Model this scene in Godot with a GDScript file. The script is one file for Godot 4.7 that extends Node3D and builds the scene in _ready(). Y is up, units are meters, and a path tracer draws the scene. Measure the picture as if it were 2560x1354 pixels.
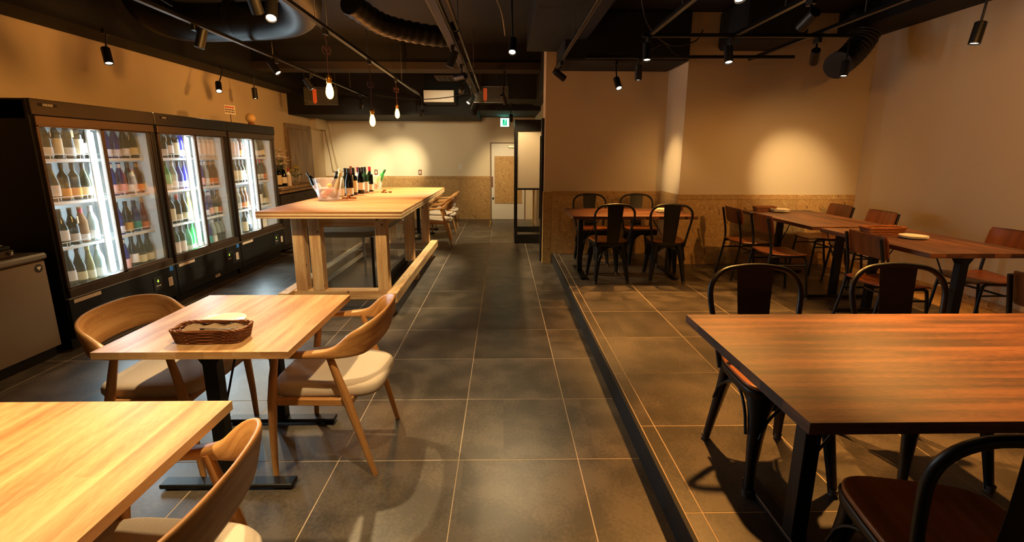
extends Node3D

# ------------------------------------------------------------------ mesh builder
class MB:
	var v := PackedVector3Array()
	var n := PackedVector3Array()
	var uv := PackedVector2Array()
	var ix := PackedInt32Array()
	var t := Transform3D()
	var off := Vector2.ZERO

	func face(ps: Array, nn: Vector3, g := 0) -> MB:
		var a: Vector3 = ps[0]
		var c := Vector3.ZERO
		for k in range(1, ps.size() - 1):
			c += (ps[k + 1] - a).cross(ps[k] - a)
		if c.dot(nn) < 0:
			ps = ps.duplicate()
			ps.reverse()
		var an := Vector3(absf(nn.x), absf(nn.y), absf(nn.z))
		var dom := 0 if an.x > an.y and an.x > an.z else (1 if an.y > an.z else 2)
		var ua := g
		if dom == g:
			ua = (g + 1) % 3
		var va := 3 - dom - ua
		var s := v.size()
		var wn := (t.basis * nn).normalized()
		for p in ps:
			v.append(t * p)
			n.append(wn)
			uv.append(Vector2(p[ua], p[va]) + off)
		for k in range(1, ps.size() - 1):
			ix.append_array([s, s + k, s + k + 1])
		return self

	func box(c: Vector3, s: Vector3, b := 0.0, g := 0) -> MB:
		var h := s.abs() * 0.5
		b = minf(b, minf(h.x, minf(h.y, h.z)) * 0.9)
		for ax in 3:
			var o1 := (ax + 1) % 3
			var o2 := (ax + 2) % 3
			for sg in [-1, 1]:
				var ps := []
				for q in [[-1, -1], [1, -1], [1, 1], [-1, 1]]:
					var p := Vector3.ZERO
					p[ax] = h[ax] * sg
					p[o1] = (h[o1] - b) * q[0]
					p[o2] = (h[o2] - b) * q[1]
					ps.append(c + p)
				var nn := Vector3.ZERO
				nn[ax] = sg
				face(ps, nn, g)
		if b > 0.0:
			for ax in 3:
				var o1 := (ax + 1) % 3
				var o2 := (ax + 2) % 3
				for s1 in [-1, 1]:
					for s2 in [-1, 1]:
						var ps := []
						for e in [[-1, 0], [1, 0], [1, 1], [-1, 1]]:
							var p := Vector3.ZERO
							p[ax] = (h[ax] - b) * e[0]
							p[o1] = (h[o1] - (0.0 if e[1] == 0 else b)) * s1
							p[o2] = (h[o2] - (b if e[1] == 0 else 0.0)) * s2
							ps.append(c + p)
						var nn := Vector3.ZERO
						nn[o1] = s1
						nn[o2] = s2
						face(ps, nn.normalized(), g)
			for sx in [-1, 1]:
				for sy in [-1, 1]:
					for sz in [-1, 1]:
						var sg := Vector3(sx, sy, sz)
						face([c + Vector3(h.x, h.y - b, h.z - b) * sg, c + Vector3(h.x - b, h.y, h.z - b) * sg, c + Vector3(h.x - b, h.y - b, h.z) * sg], sg.normalized(), g)
		return self

	# a bar between two points with a rectangular section
	func bar(a: Vector3, b: Vector3, w: float, d: float, bev := 0.0, up := Vector3.UP) -> MB:
		var z := (b - a).normalized()
		if absf(z.dot(up)) > 0.98:
			up = Vector3.FORWARD
		var x := up.cross(z).normalized()
		var y := z.cross(x)
		var keep := t
		t = t * Transform3D(Basis(x, y, z), (a + b) * 0.5)
		box(Vector3.ZERO, Vector3(w, d, a.distance_to(b)), bev, 2)
		t = keep
		return self

	func _orient(vs: int, is_: int) -> void:
		var vol := 0.0
		var c := Vector3.ZERO
		for k in range(vs, v.size()):
			c += v[k]
		c /= maxf(1.0, v.size() - vs)
		for k in range(is_, ix.size(), 3):
			vol -= (v[ix[k]] - c).dot((v[ix[k + 1]] - c).cross(v[ix[k + 2]] - c))
		if vol < 0.0:
			for k in range(is_, ix.size(), 3):
				var q := ix[k + 1]
				ix[k + 1] = ix[k + 2]
				ix[k + 2] = q
			for k in range(vs, v.size()):
				n[k] = -n[k]

	# rows of points; smooth normals
	func grid(rows: Array, wrap := true, caps := true, orient := true, su := 1.0, sv := 1.0) -> MB:
		var vs := v.size()
		var is_ := ix.size()
		var nc: int = rows[0].size()
		var cols := nc + (1 if wrap else 0)
		var L := 0.0
		for r in rows.size():
			if r > 0:
				L += rows[r][0].distance_to(rows[r - 1][0])
			var acc := 0.0
			for c in cols:
				var p: Vector3 = rows[r][c % nc]
				if c > 0:
					acc += p.distance_to(rows[r][(c - 1) % nc])
				v.append(t * p)
				n.append(Vector3.ZERO)
				uv.append(Vector2(L * su, acc * sv) + off)
		for r in rows.size() - 1:
			for c in cols - 1:
				var a := vs + r * cols + c
				var b := a + 1
				var d := a + cols
				var e := d + 1
				var n1 := (v[d] - v[a]).cross(v[b] - v[a])
				var n2 := (v[d] - v[b]).cross(v[e] - v[b])
				ix.append_array([a, b, d, b, e, d])
				n[a] += n1
				n[b] += n1 + n2
				n[d] += n1 + n2
				n[e] += n2
		for r in rows.size():
			if wrap:
				var a := vs + r * cols
				var b := a + cols - 1
				var s := n[a] + n[b]
				n[a] = s
				n[b] = s
			for c in cols:
				n[vs + r * cols + c] = n[vs + r * cols + c].normalized()
		if caps and wrap:
			for e in [0, rows.size() - 1]:
				var cc := Vector3.ZERO
				for p in rows[e]:
					cc += p
				cc /= nc
				var inner := Vector3.ZERO
				for p in rows[1 if e == 0 else e - 1]:
					inner += p
				inner /= nc
				var s := v.size()
				var nn := Vector3.ZERO
				for c in nc:
					nn += (rows[e][c] - cc).cross(rows[e][(c + 1) % nc] - cc)
				nn = (t.basis * nn).normalized()
				# keep the caps on the same sense as the side walls, which go a, b, d
				var sense := 1.0 if e == 0 else -1.0
				v.append(t * cc)
				n.append(nn * sense)
				uv.append(off)
				for c in nc:
					v.append(t * rows[e][c])
					n.append(nn * sense)
					uv.append(Vector2(rows[e][c].x, rows[e][c].z) + off)
				for c in nc:
					var p := s + 1 + c
					var q := s + 1 + (c + 1) % nc
					if e == 0:
						ix.append_array([s, q, p])
					else:
						ix.append_array([s, p, q])
		if orient:
			_orient(vs, is_)
		return self

	func lathe(pr: Array, seg := 16, caps := true, su := 1.0) -> MB:
		var rows := []
		for q in pr:
			var row := PackedVector3Array()
			for k in seg:
				var a := TAU * k / seg
				row.append(Vector3(cos(a) * q.x, q.y, sin(a) * q.x))
			rows.append(row)
		return grid(rows, true, caps, true, su)

	func tube(path: Array, rad, seg := 8, caps := true) -> MB:
		var rows := []
		var up := Vector3.UP
		var t0: Vector3 = (path[1] - path[0]).normalized()
		if absf(t0.dot(up)) > 0.9:
			up = Vector3.RIGHT
		for k in path.size():
			var tg: Vector3 = (path[mini(k + 1, path.size() - 1)] - path[maxi(k - 1, 0)]).normalized()
			up = (up - tg * up.dot(tg)).normalized()
			var sd := tg.cross(up)
			var r: float = rad[k] if rad is Array else rad
			var row := PackedVector3Array()
			for s in seg:
				var a := TAU * s / seg
				row.append(path[k] + (up * cos(a) + sd * sin(a)) * r)
			rows.append(row)
		return grid(rows, true, caps)

	# polygon in the xy plane, extruded along z by d (centred)
	func prism(poly: PackedVector2Array, d: float) -> MB:
		var tr := Geometry2D.triangulate_polygon(poly)
		for k in range(0, tr.size(), 3):
			for sg in [-1, 1]:
				var ps := []
				for j in 3:
					var p := poly[tr[k + j]]
					ps.append(Vector3(p.x, p.y, d * 0.5 * sg))
				face(ps, Vector3(0, 0, sg))
		var cw := Geometry2D.is_polygon_clockwise(poly)
		for k in poly.size():
			var a := poly[k]
			var b := poly[(k + 1) % poly.size()]
			var e := (b - a).normalized()
			var nn := Vector3(e.y, -e.x, 0) * (-1.0 if cw else 1.0)
			face([Vector3(a.x, a.y, -d / 2), Vector3(b.x, b.y, -d / 2), Vector3(b.x, b.y, d / 2), Vector3(a.x, a.y, d / 2)], nn)
		return self

	func mesh() -> ArrayMesh:
		var arr := []
		arr.resize(Mesh.ARRAY_MAX)
		arr[Mesh.ARRAY_VERTEX] = v
		arr[Mesh.ARRAY_NORMAL] = n
		arr[Mesh.ARRAY_TEX_UV] = uv
		arr[Mesh.ARRAY_INDEX] = ix
		var m := ArrayMesh.new()
		m.add_surface_from_arrays(Mesh.PRIMITIVE_TRIANGLES, arr)
		return m


# ------------------------------------------------------------------ helpers
var M := {}
var used := {}
var rng := RandomNumberGenerator.new()

func numbered(nm: String) -> String:
	if not used.has(nm):
		used[nm] = 0
		return nm
	used[nm] += 1
	return "%s_%03d" % [nm, used[nm]]

func tag(o: Node, label: String, cat := "", group := "") -> Node:
	o.set_meta("label", label)
	if cat:
		o.set_meta("category", cat)
	if group:
		o.set_meta("group", group)
	return o

func thing(nm: String, label: String, cat: String, pos := Vector3.ZERO, ry := 0.0, group := "") -> Node3D:
	var o := Node3D.new()
	o.name = numbered(nm)
	add_child(o)
	o.position = pos
	o.rotation.y = ry
	tag(o, label, cat, group)
	return o

func part(b: MB, nm: String, mat: Material, par: Node) -> MeshInstance3D:
	return piece(b.mesh(), nm, mat, par)

func piece(m: Mesh, nm: String, mat: Material, par: Node) -> MeshInstance3D:
	var o := MeshInstance3D.new()
	o.mesh = m
	o.material_override = mat
	o.name = nm
	par.add_child(o, true)
	return o

func solo(b: MB, nm: String, mat: Material, label: String, cat: String, pos := Vector3.ZERO, ry := 0.0, group := "") -> MeshInstance3D:
	var o := piece(b.mesh(), numbered(nm), mat, self)
	o.position = pos
	o.rotation.y = ry
	tag(o, label, cat, group)
	return o

func struct(b: MB, nm: String, mat: Material) -> MeshInstance3D:
	var o := piece(b.mesh(), numbered(nm), mat, self)
	o.set_meta("kind", "structure")
	return o

func mb() -> MB:
	return MB.new()

func copy_of(o: Node3D, nm: String, label: String, cat: String, pos: Vector3, ry: float, group: String) -> Node3D:
	var c: Node3D = o.duplicate()
	c.name = numbered(nm)
	add_child(c)
	c.position = pos
	c.rotation.y = ry
	tag(c, label, cat, group)
	return c

func crom(pts: Array, per: int) -> Array:
	var out := []
	for k in pts.size() - 1:
		var p0 = pts[maxi(k - 1, 0)]
		var p1 = pts[k]
		var p2 = pts[k + 1]
		var p3 = pts[mini(k + 2, pts.size() - 1)]
		for j in per:
			var u := float(j) / per
			out.append(0.5 * ((2.0 * p1) + (p2 - p0) * u + (2.0 * p0 - 5.0 * p1 + 4.0 * p2 - p3) * u * u + (3.0 * p1 - p0 - 3.0 * p2 + p3) * u * u * u))
	out.append(pts[-1])
	return out

func ell(hx: float, hz: float, e: float, seg: int) -> Array:
	var out := []
	for k in seg:
		var a := TAU * k / seg
		var c := cos(a)
		var s := sin(a)
		out.append(Vector2(signf(c) * pow(absf(c), 2.0 / e) * hx, signf(s) * pow(absf(s), 2.0 / e) * hz))
	return out

# ------------------------------------------------------------------ textures
func nimg(w: int, h: int, sd: int, fr: float, oct := 4, kind := FastNoiseLite.TYPE_SIMPLEX_SMOOTH) -> PackedByteArray:
	var f := FastNoiseLite.new()
	f.noise_type = kind
	f.seed = sd
	f.frequency = fr
	f.fractal_octaves = oct
	return f.get_image(w, h).get_data()

func stretched(w0: int, h0: int, w: int, h: int, sd: int, fr: float, oct := 4) -> PackedByteArray:
	var f := FastNoiseLite.new()
	f.noise_type = FastNoiseLite.TYPE_SIMPLEX_SMOOTH
	f.seed = sd
	f.frequency = fr
	f.fractal_octaves = oct
	var im := f.get_seamless_image(w0, h0)
	im.resize(w, h, Image.INTERPOLATE_CUBIC)
	return im.get_data()

func wood_tex(sd: int, dark: Color, mid: Color, light: Color, contrast := 1.0, fine := 0.75, knots := 0) -> ImageTexture:
	var w := 512
	var h := 512
	var kr := RandomNumberGenerator.new()
	kr.seed = sd
	var a := stretched(36, 220, w, h, sd, 0.04, 4)
	var b := stretched(110, 512, w, h, sd + 1, 0.32, 3)
	var c := stretched(10, 24, w, h, sd + 2, 0.11, 2)
	var d := PackedByteArray()
	d.resize(w * h * 3)
	for k in w * h:
		var x := (a[k] / 255.0 - 0.5) * 1.5 * contrast + (b[k] / 255.0 - 0.5) * fine + (c[k] / 255.0 - 0.5) * 0.7
		# growth rings: bands of the coarse field
		var rg := absf(fposmod(a[k] / 255.0 * 9.0, 1.0) - 0.5) * 2.0
		x += (rg - 0.5) * 0.28 * contrast
		var q := clampf(x + 0.5, 0.0, 1.0)
		var col := dark.lerp(mid, q * 2.0) if q < 0.5 else mid.lerp(light, q * 2.0 - 1.0)
		d[k * 3] = int(col.r * 255)
		d[k * 3 + 1] = int(col.g * 255)
		d[k * 3 + 2] = int(col.b * 255)
	for q in knots:
		var cx := kr.randi_range(12, w - 12)
		var cy := kr.randi_range(30, h - 30)
		var sz := kr.randf_range(0.5, 1.1)
		for i in range(-10, 11):
			for j in range(-26, 27):
				var rr := sqrt(pow(i / (6.5 * sz), 2.0) + pow(j / (19.0 * sz), 2.0))
				if rr < 1.0:
					var k3 := ((cy + j) * w + cx + i) * 3
					var f := lerpf(0.42, 0.92, smoothstep(0.25, 1.0, rr))
					d[k3] = int(d[k3] * f)
					d[k3 + 1] = int(d[k3 + 1] * f * 0.93)
					d[k3 + 2] = int(d[k3 + 2] * f * 0.85)
	return tex(w, h, d)

func tex(w: int, h: int, d: PackedByteArray) -> ImageTexture:
	return ImageTexture.create_from_image(Image.create_from_data(w, h, false, Image.FORMAT_RGB8, d))

func blotch_tex(sd: int, a: Color, b: Color, fr: float, fine := 0.35) -> ImageTexture:
	var w := 512
	var n1 := nimg(w, w, sd, fr, 5)
	var n2 := nimg(w, w, sd + 5, 0.16, 3)
	var d := PackedByteArray()
	d.resize(w * w * 3)
	for k in w * w:
		var q := clampf((n1[k] / 255.0 - 0.5) * 1.9 + (n2[k] / 255.0 - 0.5) * fine * 2.0 + 0.5, 0.0, 1.0)
		d[k * 3] = int(lerpf(a.r, b.r, q) * 255)
		d[k * 3 + 1] = int(lerpf(a.g, b.g, q) * 255)
		d[k * 3 + 2] = int(lerpf(a.b, b.b, q) * 255)
	return tex(w, w, d)

func osb_tex() -> ImageTexture:
	var w := 512
	var im := Image.create(w, w, false, Image.FORMAT_RGB8)
	im.fill(Color(0.72, 0.57, 0.36))
	var r := RandomNumberGenerator.new()
	r.seed = 77
	for k in 2300:
		var cx := r.randf() * w
		var cy := r.randf() * w
		var a := r.randfn(0.9, 0.85)
		var L := r.randf_range(9, 34)
		var W := r.randf_range(1.6, 5.0)
		var q := r.randf()
		var col := Color(0.64, 0.49, 0.29).lerp(Color(0.81, 0.68, 0.45), q)
		if r.randf() < 0.03:
			col = Color(0.42, 0.29, 0.15)
		var ca := cos(a)
		var sa := sin(a)
		var st := L * 2.0
		for i in int(st):
			var u := -L * 0.5 + L * i / st
			var ww := W * (1.0 - 0.5 * absf(u) / (L * 0.5))
			for j in int(ww * 1.5) + 1:
				var vv := -ww * 0.5 + j * 0.67
				im.set_pixel(posmod(int(cx + u * ca - vv * sa), w), posmod(int(cy + u * sa + vv * ca), w), col)
	return ImageTexture.create_from_image(im)

func mat(col: Color, rough := 0.6, metal := 0.0) -> StandardMaterial3D:
	var m := StandardMaterial3D.new()
	m.albedo_color = col
	m.roughness = rough
	m.metallic = metal
	return m

func tmat(tx: Texture2D, rough := 0.6, sc := Vector3.ONE, tint := Color.WHITE) -> StandardMaterial3D:
	var m := mat(tint, rough)
	m.albedo_texture = tx
	m.uv1_scale = sc
	return m

func wmat(tx: Texture2D, rough: float, sc: float, tint := Color.WHITE, off := Vector3.ZERO) -> StandardMaterial3D:
	var m := tmat(tx, rough, Vector3.ONE * sc, tint)
	m.uv1_triplanar = true
	m.uv1_world_triplanar = true
	m.uv1_offset = off
	return m

func glow(col: Color, e: float) -> StandardMaterial3D:
	var m := mat(col, 0.5)
	m.emission_enabled = true
	m.emission = col
	m.emission_energy_multiplier = e
	return m

func pane(col: Color, a: float, rough := 0.02) -> StandardMaterial3D:
	var m := mat(Color(col.r, col.g, col.b, a), rough)
	m.transparency = BaseMaterial3D.TRANSPARENCY_ALPHA
	m.cull_mode = BaseMaterial3D.CULL_DISABLED
	return m

func make_materials() -> void:
	var oak := wood_tex(3, Color(0.62, 0.45, 0.28), Color(0.74, 0.57, 0.38), Color(0.82, 0.66, 0.47), 0.6, 0.5)
	var wal := wood_tex(21, Color(0.21, 0.12, 0.07), Color(0.35, 0.21, 0.13), Color(0.47, 0.30, 0.19), 0.75, 0.95)
	var pine := wood_tex(41, Color(0.70, 0.52, 0.33), Color(0.80, 0.64, 0.44), Color(0.86, 0.73, 0.54), 0.8, 0.6, 9)
	var birch := wood_tex(51, Color(0.78, 0.65, 0.47), Color(0.86, 0.75, 0.57), Color(0.91, 0.82, 0.66), 0.6, 0.4)
	var gry := wood_tex(61, Color(0.46, 0.38, 0.29), Color(0.55, 0.46, 0.36), Color(0.62, 0.53, 0.42), 0.6)
	for k in 3:
		var s: float = [1.0, 0.965, 0.985][k]
		M["oak%d" % k] = tmat(oak, 0.42, Vector3(0.8, 1.6, 1), Color(s, s * [1, 0.99, 0.965][k], s * [1, 0.98, 0.93][k]))
		M["walnut%d" % k] = tmat(wal, 0.42, Vector3(0.7, 1.9, 1), Color([1.0, 0.92, 0.96][k], [1.0, 0.91, 0.95][k], [1.0, 0.90, 0.95][k]))
	M.oak = M.oak0
	M.chair_oak = tmat(oak, 0.38, Vector3(0.9, 2.4, 1), Color(1.0, 0.93, 0.82))
	M.seat_wood = tmat(oak, 0.35, Vector3(1.5, 2.4, 1), Color(0.78, 0.58, 0.40))
	M.seat_ply = tmat(oak, 0.35, Vector3(1.5, 2.4, 1), Color(0.57, 0.40, 0.28))
	M.pine = tmat(pine, 0.55, Vector3(0.7, 2.2, 1))
	M.ply = tmat(birch, 0.5, Vector3(0.5, 1.1, 1))
	M.ply_dark = tmat(pine, 0.6, Vector3(0.6, 2, 1), Color(0.78, 0.66, 0.54))
	M.grey_wood = tmat(gry, 0.6, Vector3(0.8, 1.2, 1))
	var osb := osb_tex()
	for k in 3:
		M["osb%d" % k] = wmat(osb, 0.6, 0.72, [Color(1, 1, 1), Color(0.93, 0.92, 0.9), Color(0.97, 0.94, 0.9)][k], Vector3(0.31 * k, 0.17 * k, 0.23 * k))
	var til := blotch_tex(9, Color(0.265, 0.24, 0.21), Color(0.375, 0.34, 0.30), 0.011, 0.55)
	for k in 5:
		var s: float = [1.0, 0.92, 1.06, 0.97, 0.88][k]
		M["tile%d" % k] = wmat(til, 0.38, 0.55, Color(s, s * 0.985, s * 0.96), Vector3(0.37 * k, 0.0, 0.61 * k))
	M.grout = mat(Color(0.74, 0.66, 0.55), 0.9)
	M.wall = mat(Color(0.80, 0.725, 0.60), 0.85)
	M.wall_white = mat(Color(0.87, 0.82, 0.72), 0.85)
	M.black_paint = mat(Color(0.048, 0.045, 0.042), 0.8)
	M.black_steel = mat(Color(0.026, 0.026, 0.028), 0.4, 0.1)
	M.black_duct = mat(Color(0.045, 0.045, 0.045), 0.5, 0.3)
	M.riser = mat(Color(0.018, 0.017, 0.016), 0.7)
	M.lamp_black = mat(Color(0.03, 0.03, 0.03), 0.45)
	M.track = mat(Color(0.05, 0.05, 0.05), 0.35, 0.4)
	M.track_slot = mat(Color(0.42, 0.40, 0.37), 0.3, 0.8)
	M.beam = mat(Color(0.16, 0.12, 0.09), 0.7)
	M.rod = mat(Color(0.55, 0.53, 0.5), 0.35, 0.9)
	M.brass = mat(Color(0.78, 0.58, 0.28), 0.3, 1.0)
	M.chrome = mat(Color(0.8, 0.8, 0.8), 0.18, 1.0)
	M.steel = mat(Color(0.62, 0.58, 0.53), 0.35, 0.9)
	M.fabric = tmat(blotch_tex(15, Color(0.70, 0.63, 0.55), Color(0.82, 0.76, 0.68), 0.12, 0.9), 0.95, Vector3(6, 6, 1))
	M.wicker = mat(Color(0.50, 0.29, 0.15), 0.5)
	M.wicker2 = mat(Color(0.38, 0.21, 0.105), 0.5)
	M.china = mat(Color(0.90, 0.89, 0.86), 0.15)
	M.napkin = mat(Color(0.52, 0.42, 0.31), 0.9)
	M.lens = glow(Color(1.0, 0.90, 0.74), 9.0)
	M.bulb = glow(Color(1.0, 0.72, 0.30), 16.0)
	M.cooler_black = mat(Color(0.045, 0.043, 0.042), 0.45, 0.1)
	M.cooler_header = mat(Color(0.17, 0.145, 0.13), 0.34, 0.6)
	M.cooler_bronze = mat(Color(0.34, 0.28, 0.23), 0.36, 0.7)
	M.liner = mat(Color(0.82, 0.85, 0.86), 0.5)
	M.shelf_wire = mat(Color(0.86, 0.88, 0.88), 0.35)
	M.tube = glow(Color(0.86, 0.96, 1.0), 12.0)
	M.cooler_glass = pane(Color(0.8, 0.88, 0.88), 0.06)
	M.clear_glass = pane(Color(0.80, 0.80, 0.74), 0.05)
	M.frosted = pane(Color(0.78, 0.74, 0.66), 0.86, 0.7)
	M.white = mat(Color(0.88, 0.87, 0.84), 0.6)
	M.paper = mat(Color(0.86, 0.83, 0.76), 0.8)
	M.sticker = mat(Color(0.78, 0.70, 0.62), 0.7)
	M.blue = mat(Color(0.12, 0.42, 0.78), 0.6)
	M.orange = mat(Color(0.92, 0.45, 0.28), 0.6)
	M.red = mat(Color(0.75, 0.16, 0.12), 0.6)
	M.led = glow(Color(0.65, 1.0, 0.25), 2.5)
	M.ink = mat(Color(0.06, 0.05, 0.05), 0.8)
	M.cord = mat(Color(0.22, 0.07, 0.04), 0.8)
	M.cork = mat(Color(0.62, 0.42, 0.24), 0.85)
	M.rubber = mat(Color(0.32, 0.29, 0.26), 0.6)
	M.leaf = mat(Color(0.20, 0.33, 0.10), 0.6)
	M.petal_w = mat(Color(0.88, 0.82, 0.76), 0.7)
	M.petal_y = mat(Color(0.86, 0.80, 0.25), 0.7)
	M.yellow = mat(Color(0.85, 0.66, 0.12), 0.7)
	M.curtain = mat(Color(0.82, 0.77, 0.66), 0.9)
	M.bucket = pane(Color(0.92, 0.88, 0.86), 0.2, 0.12)
	M.exit = glow(Color(0.72, 1.0, 0.90), 3.0)
	M.exit_green = glow(Color(0.05, 0.62, 0.42), 1.5)
	M.grey_top = mat(Color(0.42, 0.39, 0.34), 0.4)

func _ready() -> void:
	rng.seed = 4242
	setup_view()
	make_materials()
	build_shell()
	build_ceiling()
	build_lights()
	build_coolers()
	build_left_service()
	build_counter()
	build_tables()
	build_far()
	build_details()

# ------------------------------------------------------------------ view
func setup_view() -> void:
	var cam := Camera3D.new()
	cam.name = "camera"
	add_child(cam)
	cam.near = 0.05
	cam.far = 60.0
	cam.projection = Camera3D.PROJECTION_FRUSTUM
	cam.size = 0.05 * 1354.0 / 1180.23
	cam.frustum_offset = Vector2(0, -0.05 * 40.15 / 1180.23)
	cam.position = Vector3(0, 1.5, 0)
	cam.basis = Basis.from_euler(Vector3(-0.209614, -0.018756, 0.002773), EULER_ORDER_YXZ)
	cam.current = true
	var we := WorldEnvironment.new()
	we.name = "environment"
	var e := Environment.new()
	e.background_mode = Environment.BG_COLOR
	e.background_color = Color(0, 0, 0)
	e.tonemap_mode = Environment.TONE_MAPPER_LINEAR
	e.tonemap_exposure = EXPOSURE
	e.sdfgi_enabled = true
	e.ssao_enabled = true
	e.ssil_enabled = true
	we.environment = e
	add_child(we)

const EXPOSURE := 1.0
const WARM := Color(1.0, 0.86, 0.63)
const AMBER := Color(1.0, 0.70, 0.35)
const PALE := Color(1.0, 0.91, 0.72)
const HP := 0.14

# ------------------------------------------------------------------ shell
const XA := -0.2254
const Z0 := -2.7094

func tiles(par: Node, x0: float, x1: float, z0: float, z1: float, y: float, gx: float, gz: float) -> void:
	var full := mb().box(Vector3.ZERO, Vector3(0.5958, 0.018, 0.5958), 0.0012).mesh()
	var i0 := int(floor((x0 - gx) / 0.6))
	var i1 := int(ceil((x1 - gx) / 0.6))
	var j0 := int(floor((z0 - gz) / 0.6))
	var j1 := int(ceil((z1 - gz) / 0.6))
	for i in range(i0, i1):
		for j in range(j0, j1):
			var a := maxf(gx + i * 0.6, x0)
			var b := minf(gx + i * 0.6 + 0.6, x1)
			var c := maxf(gz + j * 0.6, z0)
			var d := minf(gz + j * 0.6 + 0.6, z1)
			if b - a < 0.01 or d - c < 0.01:
				continue
			var m := full
			if b - a < 0.599 or d - c < 0.599:
				m = mb().box(Vector3.ZERO, Vector3(b - a - 0.0042, 0.018, d - c - 0.0042), 0.0012).mesh()
			var o := piece(m, "tile", M["tile%d" % ((i * 7 + j * 13 + i * j * 3 + 500) % 5)], par)
			o.position = Vector3((a + b) / 2, y - 0.009, (c + d) / 2)

func wainscot(par: Node, a: Vector3, b: Vector3, nrm: Vector3, y0: float, y1: float) -> void:
	var L := a.distance_to(b)
	var cnt := maxi(1, int(ceil(L / 0.91)))
	var d := (b - a) / cnt
	var ry := atan2(-d.z, d.x)
	for k in cnt:
		var c := a + d * (k + 0.5) + nrm * 0.006
		var o := part(mb().box(Vector3.ZERO, Vector3(d.length() - 0.002, y1 - 0.062 - y0, 0.012), 0.001), "osb_panel", M["osb%d" % (k % 3)], par)
		o.position = Vector3(c.x, (y0 + y1 - 0.062) / 2, c.z)
		o.rotation.y = ry
		var o2 := part(mb().box(Vector3.ZERO, Vector3(d.length() - 0.002, 0.06, 0.014), 0.001), "cap_strip", M["osb%d" % ((k + 1) % 3)], par)
		o2.position = Vector3(c.x, y1 - 0.03, c.z)
		o2.rotation.y = ry

func slab(x0: float, x1: float, y0: float, y1: float, z0: float, z1: float, b := 0.0) -> MB:
	return mb().box(Vector3((x0 + x1) / 2, (y0 + y1) / 2, (z0 + z1) / 2), Vector3(x1 - x0, y1 - y0, z1 - z0), b)

const XL := -4.08
const XR := 4.38
const ZB := -5.83
const ZA := -6.5
const ZF := -11.1
const XS := 2.17

func build_shell() -> void:
	var fl := struct(slab(XL - 0.2, 1.0, -0.2, -0.001, ZF - 0.2, 2.4), "floor", M.grout)
	tiles(fl, XL, 0.69, ZF, 2.2, 0.0, XA, Z0)
	var pf := struct(slab(0.69, XR + 0.2, -0.2, HP - 0.001, ZA - 0.2, 2.4), "floor_platform", M.grout)
	tiles(pf, 0.705, XR - 0.36, ZA, 2.2, HP, 0.774, -2.775)
	# black edging and riser of the raised floor
	part(slab(0.683, 0.7035, HP - 0.03, HP - 0.0003, ZA, 2.2, 0.002), "edge_trim", M.riser, pf)
	part(slab(0.686, 0.6898, 0.0, HP - 0.03, ZA, 2.2), "riser_board", M.riser, pf)
	# strip of boards laid on the platform along the right wall
	var bz := ZB
	while bz < 2.1:
		part(slab(XR - 0.358, XR - 0.02, HP - 0.0009, HP + 0.004, bz + 0.001, minf(bz + 0.909, 2.2), 0.001), "floor_board", M.osb0, pf)
		bz += 0.91
	struct(slab(XL - 0.2, XL, 0, 3.1, ZF - 0.2, 2.4), "wall_left", M.wall)
	struct(slab(XL, 1.2, 0, 3.1, ZF - 0.2, ZF), "wall_far", M.wall_white)
	struct(slab(XR, XR + 0.2, HP, 3.1, ZB - 0.2, 2.4), "wall_right", M.wall)
	struct(slab(XL - 0.2, XR + 0.2, 0, 3.1, 2.2, 2.4), "wall_behind", M.wall)
	struct(slab(0.665, XS, 0, 3.1, ZA - 0.12, ZA), "wall_alcove", M.wall)
	struct(slab(XS, XR, 0, 3.1, ZA - 0.12, ZB), "wall_back", M.wall)
	struct(slab(0.56, 0.665, 0, 3.1, ZA - 0.36, ZA), "wall_post", M.wall)
	struct(slab(0.72, 0.84, 0, 3.1, ZF, ZA - 0.36), "wall_passage", M.wall)
	var wl := get_node("wall_far")
	wainscot(wl, Vector3(XL, 0, ZF), Vector3(-0.29, 0, ZF), Vector3(0, 0, 1), 0.001, 1.005)
	var wa := get_node("wall_alcove")
	wainscot(wa, Vector3(0.667, 0, ZA), Vector3(XS - 0.014, 0, ZA), Vector3(0, 0, 1), HP, 1.01)
	var wb := get_node("wall_back")
	wainscot(wb, Vector3(XS, 0, ZA + 0.014), Vector3(XS, 0, ZB + 0.014), Vector3(-1, 0, 0), HP, 1.02)
	wainscot(wb, Vector3(XS, 0, ZB), Vector3(XR, 0, ZB), Vector3(0, 0, 1), HP, 1.02)
	var wp := get_node("wall_post")
	part(slab(0.548, 0.664, 0.001, 1.0, ZA + 0.0005, ZA + 0.012), "osb_panel", M.osb1, wp)
	part(slab(0.548, 0.5595, 0.001, 1.0, ZA - 0.36, ZA), "osb_panel", M.osb0, wp)
	# low baseboard on the right wall
	var bb := struct(slab(XR - 0.019, XR - 0.0005, HP + 0.0045, HP + 0.075, ZB + 0.02, ZB + 0.9, 0.002), "baseboard_right", M.osb1)
	var z := ZB + 0.902
	while z < 2.0:
		part(slab(XR - 0.019, XR - 0.0005, HP + 0.0045, HP + 0.075, z, minf(z + 0.45, 2.19), 0.002), "baseboard_piece", M["osb%d" % (int(z * 7) % 3 if z > 0 else 1)], bb)
		z += 0.452
	struct(slab(XL - 0.2, XR + 0.2, 3.1, 3.3, ZF - 0.2, 2.4), "ceiling", M.black_paint)

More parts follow.
